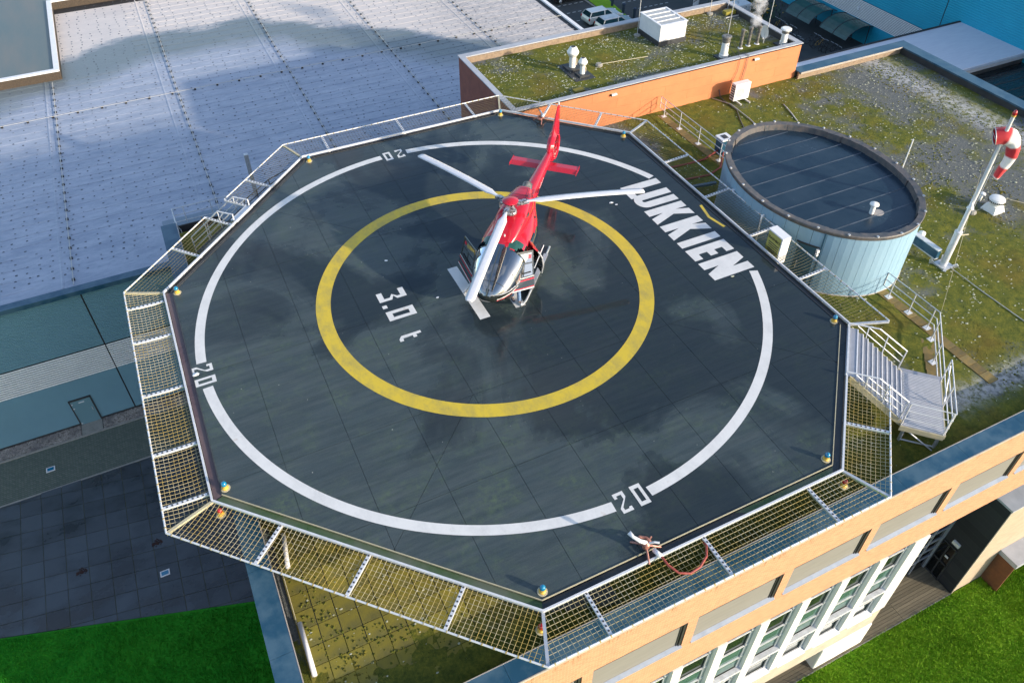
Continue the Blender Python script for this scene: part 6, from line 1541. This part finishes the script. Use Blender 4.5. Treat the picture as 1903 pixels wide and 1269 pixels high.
eb_ = [(0, 1), (1, 2), (2, 3), (3, 4), (0, 5), (5, 6), (6, 7), (7, 17), (0, 8), (8, 9), (9, 10), (10, 18), (1, 11), (11, 12), (12, 13), (1, 14), (14, 15), (15, 16)]
rb = [.115, .125, .055, .088, .085, .085, .055, .04, .085, .055, .04, .06, .042, .03, .06, .042, .03, .038, .038]
for wst, dr_ in ((WA, Vector((0, 1, -.2))), (WB, Vector((0, 1, -.2)))):
    dr_.normalize(); sd = Vector((1, 0, 0)); pi = len(vb); vb.append(wst+dr_*.08); wi = 13 if wst is WA else 16; eb_.append((wi, pi)); rb.append(.034)
    for k, ln in enumerate((.07, .085, .09, .08)):
        p1 = vb[pi]+sd*(.024*(k-1.5))+dr_*.03; vb += [p1, p1+dr_*ln*.5, p1+dr_*ln*.8+Vector((0, 0, -.03))]; b0 = len(vb)-3; eb_ += [(pi, b0), (b0, b0+1), (b0+1, b0+2)]; rb += [.009, .009, .008]
    vb += [wst+dr_*.05+sd*.04, wst+dr_*.09+sd*.06]; b0 = len(vb)-2; eb_ += [(pi, b0), (b0, b0+1)]; rb += [.011, .009]
body = skin_body('body', vb, eb_, rb, 'skin', ps)
hm = MB().lathe(HD_+Vector((0, .02, .05)), [(.02, -.06), (.098, -.04), (.105, .03), (.085, .10), (.02, .14)], 14); hm.build('hair', 'hair', ps, True)
q = MB(); q.tube([HD_+Vector((0, .10, .06)), HD_+Vector((0, .135, .02))], .014, 6); q.tube([HD_+Vector((.035, .1, .07)), HD_+Vector((.037, .11, .07))], .012, 6); q.tube([HD_+Vector((-.035, .1, .07)), HD_+Vector((-.037, .11, .07))], .012, 6); q.tube([HD_+Vector((.025, .105, -.02)), HD_+Vector((-.025, .105, -.02))], .008, 5); q.build('face', 'skin', ps, True)
skin_body('jeans', [HP+Vector((0, .05, .1)), HP, HA, KA, FA+Vector((0, .01, .02)), HB_, KB, FB+Vector((0, .01, .02))], [(0, 1), (1, 2), (2, 3), (3, 4), (1, 5), (5, 6), (6, 7)], [.15, .145, .105, .080, .075, .105, .080, .075], 'jeans', ps, 2, 1)
skin_body('jacket', [HP+Vector((.01, .04, .06)), CH, NK+Vector((0, -.03, -.03)), SA, EA, WA, SB, EB_, WB], [(0, 1), (1, 2), (1, 3), (3, 4), (4, 5), (1, 6), (6, 7), (7, 8)], [.15, .165, .075, .085, .062, .05, .085, .062, .05], 'jacket', ps, 2, 1)
for f_, m_ in ((FA, 'shoe'), (FB, 'shoe_dark')):
    q = MB(); c = f_; o = len(q.v)
    for (dy, w, h) in ((.09, .03, .05), (.07, .045, .09), (-.02, .048, .095), (-.10, .052, .06), (-.17, .045, .045), (-.20, .02, .03)):
        q.v += [(c.x-w, c.y+dy, .008), (c.x+w, c.y+dy, .008), (c.x+w*.9, c.y+dy, .008+h*.6), (c.x+w*.4, c.y+dy, .01+h), (c.x-w*.4, c.y+dy, .01+h), (c.x-w*.9, c.y+dy, .008+h*.6)]
    for i in range(5):
        for j in range(6): q.f.append((i*6+j, i*6+(j+1) % 6, (i+1)*6+(j+1) % 6, (i+1)*6+j)); q.mi.append(0)
    q.f += [(0, 1, 2, 3, 4, 5), tuple(range(30, 36))[::-1]]; q.mi += [0, 0]; q.build('shoe', m_, ps, True)

# ================================================================== CAR PARK
def car(x, y, rz, body, label, estate=True, L=4.55, w=.9):
    t = thing('parked_car', label, 'car', (0, 0, 0), 'cars in the car park')
    pr_ = [(-L/2, .45), (-L/2-.02, .75), (-L/2+.08, 1.0), (-L/2+.35, 1.05), (L/2-1.25, .98), (L/2-.25, .82), (L/2, .62), (L/2+.02, .42), (L/2-.1, .25), (-L/2+.1, .25)]
    q = MB(); rows = [(-w, .94), (-w*.97, 1), (w*.97, 1), (w, .94)]
    for (yy, s) in rows:
        for (px, pz) in pr_: q.v.append((px*(s+.03 if s < 1 else 1), yy, .25+(pz-.25)*(s)))
    n = len(pr_)
    for i in range(3):
        for j in range(n): q.f.append((i*n+j, i*n+(j+1) % n, (i+1)*n+(j+1) % n, (i+1)*n+j)); q.mi.append(0)
    q.f += [tuple(range(n))[::-1], tuple(range(3*n, 4*n))]; q.mi += [0, 0]; bevel(q.build('body', body, t), .05, 2)
    r0, r1, f1, f0 = (-L/2+.12, -L/2+.45, .35, L/2-1.35) if estate else (-L/2+.5, -L/2+1.1, .3, L/2-1.45)
    tw = w*.70; q = MB(); q.add([(r0, -w*.93, 1.0), (f0, -w*.93, .97), (f0, w*.93, .97), (r0, w*.93, 1.0), (r1, -tw, 1.47), (f1, -tw, 1.46), (f1, tw, 1.46), (r1, tw, 1.47)], [(0, 1, 5, 4), (1, 2, 6, 5), (2, 3, 7, 6), (3, 0, 4, 7)]); q.build('window', 'car_glass', t)
    q = MB(); q.add([(r1-.05, -tw-.02, 1.46), (f1+.05, -tw-.02, 1.45), (f1+.05, tw+.02, 1.45), (r1-.05, tw+.02, 1.46), (r1+.05, -tw+.08, 1.52), (f1-.1, -tw+.08, 1.51), (f1-.1, tw-.08, 1.51), (r1+.05, tw-.08, 1.52)], [(0, 1, 5, 4), (1, 2, 6, 5), (2, 3, 7, 6), (3, 0, 4, 7), (4, 5, 6, 7), (0, 3, 2, 1)]); q.build('roof', body, t)
    for s in (-1, 1):
        q = MB()
        for px, (bx, tx) in ((0, (r0, r1)), (1, (-.15, -.1)), (2, (f0, f1))): q.slabq((bx-.05, s*w*.935, 1.0), (bx+.05, s*w*.935, 1.0), (tx+.05, s*(tw+.01), 1.47), (tx-.05, s*(tw+.01), 1.47), .03)
        q.build('pillar', body, t)
        for px in (-L/2+.85, L/2-.9):
            wq = MB(); wq.tube([(px, s*(w-.2), .32), (px, s*(w+.015), .32)], .32, 18); wl_ = wq.build('wheel', 'tyre', t, True); rq = MB(); rq.tube([(px, s*(w-.05), .32), (px, s*(w+.025), .32)], .20, 12); rq.build('rim', 'galv', wl_, True)
        q = MB(); q.box(L/2-.22, L/2+.03, s*w*.9-.16, s*w*.9+.02, .60, .74); q.build('headlight', 'white', t)
        q = MB(); q.box(-L/2-.04, -L/2+.10, s*w*.92-.12, s*w*.92+.02, .70, .98); q.build('tail_light', 'lens_red', t)
    t.location = (x, y, G-.03); t.rotation_euler = (0, 0, rz)
car(38.6, 54.0, R(2), 'car_white', 'white estate car in the car park, seen from its rear')
car(38.9, 51.55, R(2), 'car_silver', 'pale car beside the white estate, half hidden by the roof edge')
car(38.0, 61.2, R(2), 'car_black', 'black car at the top edge of the picture with a bright wheel showing')
for (x, y, l) in ((41.95, 57.2, 'farthest of the three dark blue bollards on the grass strip'), (41.85, 54.6, 'middle dark blue bollard on the grass strip beside the white estate'), (42.3, 52.9, 'nearest dark blue bollard, just above the roof edge')):
    t = thing('bollard', l, 'bollard', (x, y, G), 'bollards on the grass strip'); smooth_angle(MB().lathe((x, y, G), [(.16, 0), (.16, .95), (.22, .97), (.22, 1.15), (.10, 1.25)], 14).build('post', 'bollard', t), 40); MB().lathe((x, y, G+1.0), [(.165, 0), (.165, .1)], 14).build('reflector', 'stripe', t)
bn = thing('banner', 'white upright banner with dark lettering beyond the rear parapet', 'banner', (50.0, 52.2, G))
MB().slabq((49.7, 51.9, G+.4), (50.5, 52.0, G+.4), (50.5, 52.0, G+3.2), (49.7, 51.9, G+3.2), .04).build('cloth', 'white', bn)
text_mesh('lettering', 'WIN', .95, 'black', bn, frame_mtx((50.1, 51.9, G+1.9), (0, 0, 1), (-1, -.12, 0)), .005)
MB().tube([(50.58, 52.0, G), (50.58, 52.0, G+3.4)], .04, 6).build('pole', 'galv', bn)
bb = thing('site_cabin', 'white cabinet at the far roof corner beyond the upper roof', 'cabinet', (52, 47, G)); MB().box(51.5, 53.6, 46.4, 48, G, G+2.1).build('case', 'white', bb); MB().box(51.45, 51.5, 46.6, 47.8, G+.2, G+1.9).build('door', 'coping', bb)
# bicycle shelters with bikes by the teal hall
def shelter(x, y, label):
    t = thing('bike_shelter', label, 'shelter', (x, y, G), 'curved bicycle shelters by the teal hall')
    q = MB(); n = 8
    for k in range(2):
        q = MB()
        for i in range(n):
            a0 = PI*.08+PI*.62*i/n; a1 = PI*.08+PI*.62*(i+1)/n; y0 = y+2.0*k+.03; y1 = y+2.0*k+1.97
            q.slabq((x+1.9-2.4*math.cos(a0)*1.0, y0, G+.9+1.5*math.sin(a0)), (x+1.9-2.4*math.cos(a1), y0, G+.9+1.5*math.sin(a1)), (x+1.9-2.4*math.cos(a1), y1, G+.9+1.5*math.sin(a1)), (x+1.9-2.4*math.cos(a0), y1, G+.9+1.5*math.sin(a0)), .03)
        q.build('roof_panel', 'shelter', t)
    q = MB()
    for k in range(3):
        yy = y+2.0*k; q.tube([(x+1.9-2.43*math.cos(PI*.08+PI*.62*i/n), yy, G+.92+1.5*math.sin(PI*.08+PI*.62*i/n)) for i in range(n+1)], .04, 6); q.tube([(x+2.6, yy, G), (x+2.6, yy, G+2.3)], .05, 6)
    q.build('frame', 'bike', t)
shelter(57.4, 40.6, 'curved green-glazed bicycle shelter nearer the steam plume'); shelter(58.0, 35.6, 'curved green-glazed bicycle shelter nearer the white annex roof')
def bike(x, y, rz, mat, label):
    t = thing('bicycle', label, 'bicycle', (0, 0, 0), 'bicycles parked by the shelters')
    for px in (-.52, .52): q = MB(); q.tube([(px+.33*math.cos(a), 0, .34+.33*math.sin(a)) for a in [i*PI/8 for i in range(16)]], .025, 5, closed=True); q.build('wheel', 'tyre', t)
    q = MB(); q.tube([(-.52, 0, .34), (-.2, 0, .85), (.38, 0, .88), (0, 0, .32), (-.52, 0, .34)], .02, 5); q.tube([(-.2, 0, .85), (0, 0, .32)], .02, 5); q.tube([(.36, 0, .98), (.52, 0, .34)], .02, 5); q.build('frame', mat, t)
    q = MB(); q.tube([(.30, -.27, 1.02), (.38, 0, 1.0), (.30, .27, 1.02)], .018, 5); q.build('handlebar', 'galv', t); q = MB(); q.box(-.34, -.08, -.07, .07, .92, .98); q.build('saddle', 'black', t)
    t.location = (x, y, G-.03); t.rotation_euler = (0, 0, rz)
rs = random.Random(5); kk = 0
for row, (bx, by, cnt) in enumerate(((55.2, 44.2, 6), (56.2, 38.9, 7), (54.0, 40.3, 4))):
    for i in range(cnt):
        ml = 'bike_yellow' if (row == 0 and i in (1, 3)) or (row == 1 and i == 2) else 'bike'
        lab = ('yellow bicycle ' if ml == 'bike_yellow' else 'dark bicycle ')+('in the row behind the steam plume' if row == 0 else 'parked between the two curved shelters' if row == 1 else 'in the front row beside the orange wall end')
        bike(bx+rs.uniform(-.15, .15), by-.62*i, R(rs.uniform(-14, 14)), ml, lab); kk += 1
# plants beyond the corner of the upper roof
pl = thing('planting', 'cluster of leafy shrubs with yellow blooms beyond the far corner of the upper roof', 'shrub', (54.5, 47.5, G))
rs = np.random.RandomState(4); n = 2600; c = rs.normal(0, 1, (n, 3))*[1.5, 1.8, .55]+[54.6, 48.0, G+1.1]; c[:, 2] = np.maximum(c[:, 2], G+.1)
d1 = rs.normal(0, .10, (n, 3)); d2 = rs.normal(0, .10, (n, 3)); Vp = np.stack([c-d1, c+d2, c+d1], 1).reshape(-1, 3)
M['shrub'] = mk('shrub_leaf', (.03, .075, .06), (.05, .10, .05), .8, .8); M['bloom'] = mk('bloom', (.55, .34, .03), None, 4, .7)
np_mesh('foliage', Vp, np.arange(3*n).reshape(-1, 3), 'shrub', pl)
n = 160; c = rs.normal(0, 1, (n, 3))*[1.2, 1.4, .4]+[54.6, 48.0, G+1.5]; d1 = rs.normal(0, .13, (n, 3)); d2 = rs.normal(0, .13, (n, 3)); np_mesh('blooms', np.stack([c-d1, c+d2, c+d1], 1).reshape(-1, 3), np.arange(3*n).reshape(-1, 3), 'bloom', pl)
# steam drifting from the flues
q = MB()
for (p, r) in (((24.5, 14.3, UR+1.45), .40), ((25.2, 15.0, UR+1.9), .6), ((26.0, 15.9, UR+2.5), .75), ((26.9, 17.0, UR+3.2), .9), ((27.8, 18.1, UR+4.2), 1.1)):
    q.lathe(p, [(r*math.sin(PI*i/8)+.001, -r*math.cos(PI*i/8)) for i in range(9)], 14, caps=False)
bm_ = q.build('steam_plume', 'steam', None, True)
m_ = bm_.modifiers.new('r', 'REMESH'); m_.mode = 'VOXEL'; m_.voxel_size = .12
dg = bpy.context.evaluated_depsgraph_get(); nm = bpy.data.meshes.new_from_object(bm_.evaluated_get(dg)); bm_.modifiers.clear(); bm_.data = nm; nm.materials.clear(); nm.materials.append(M['steam'])
stuff(bm_)
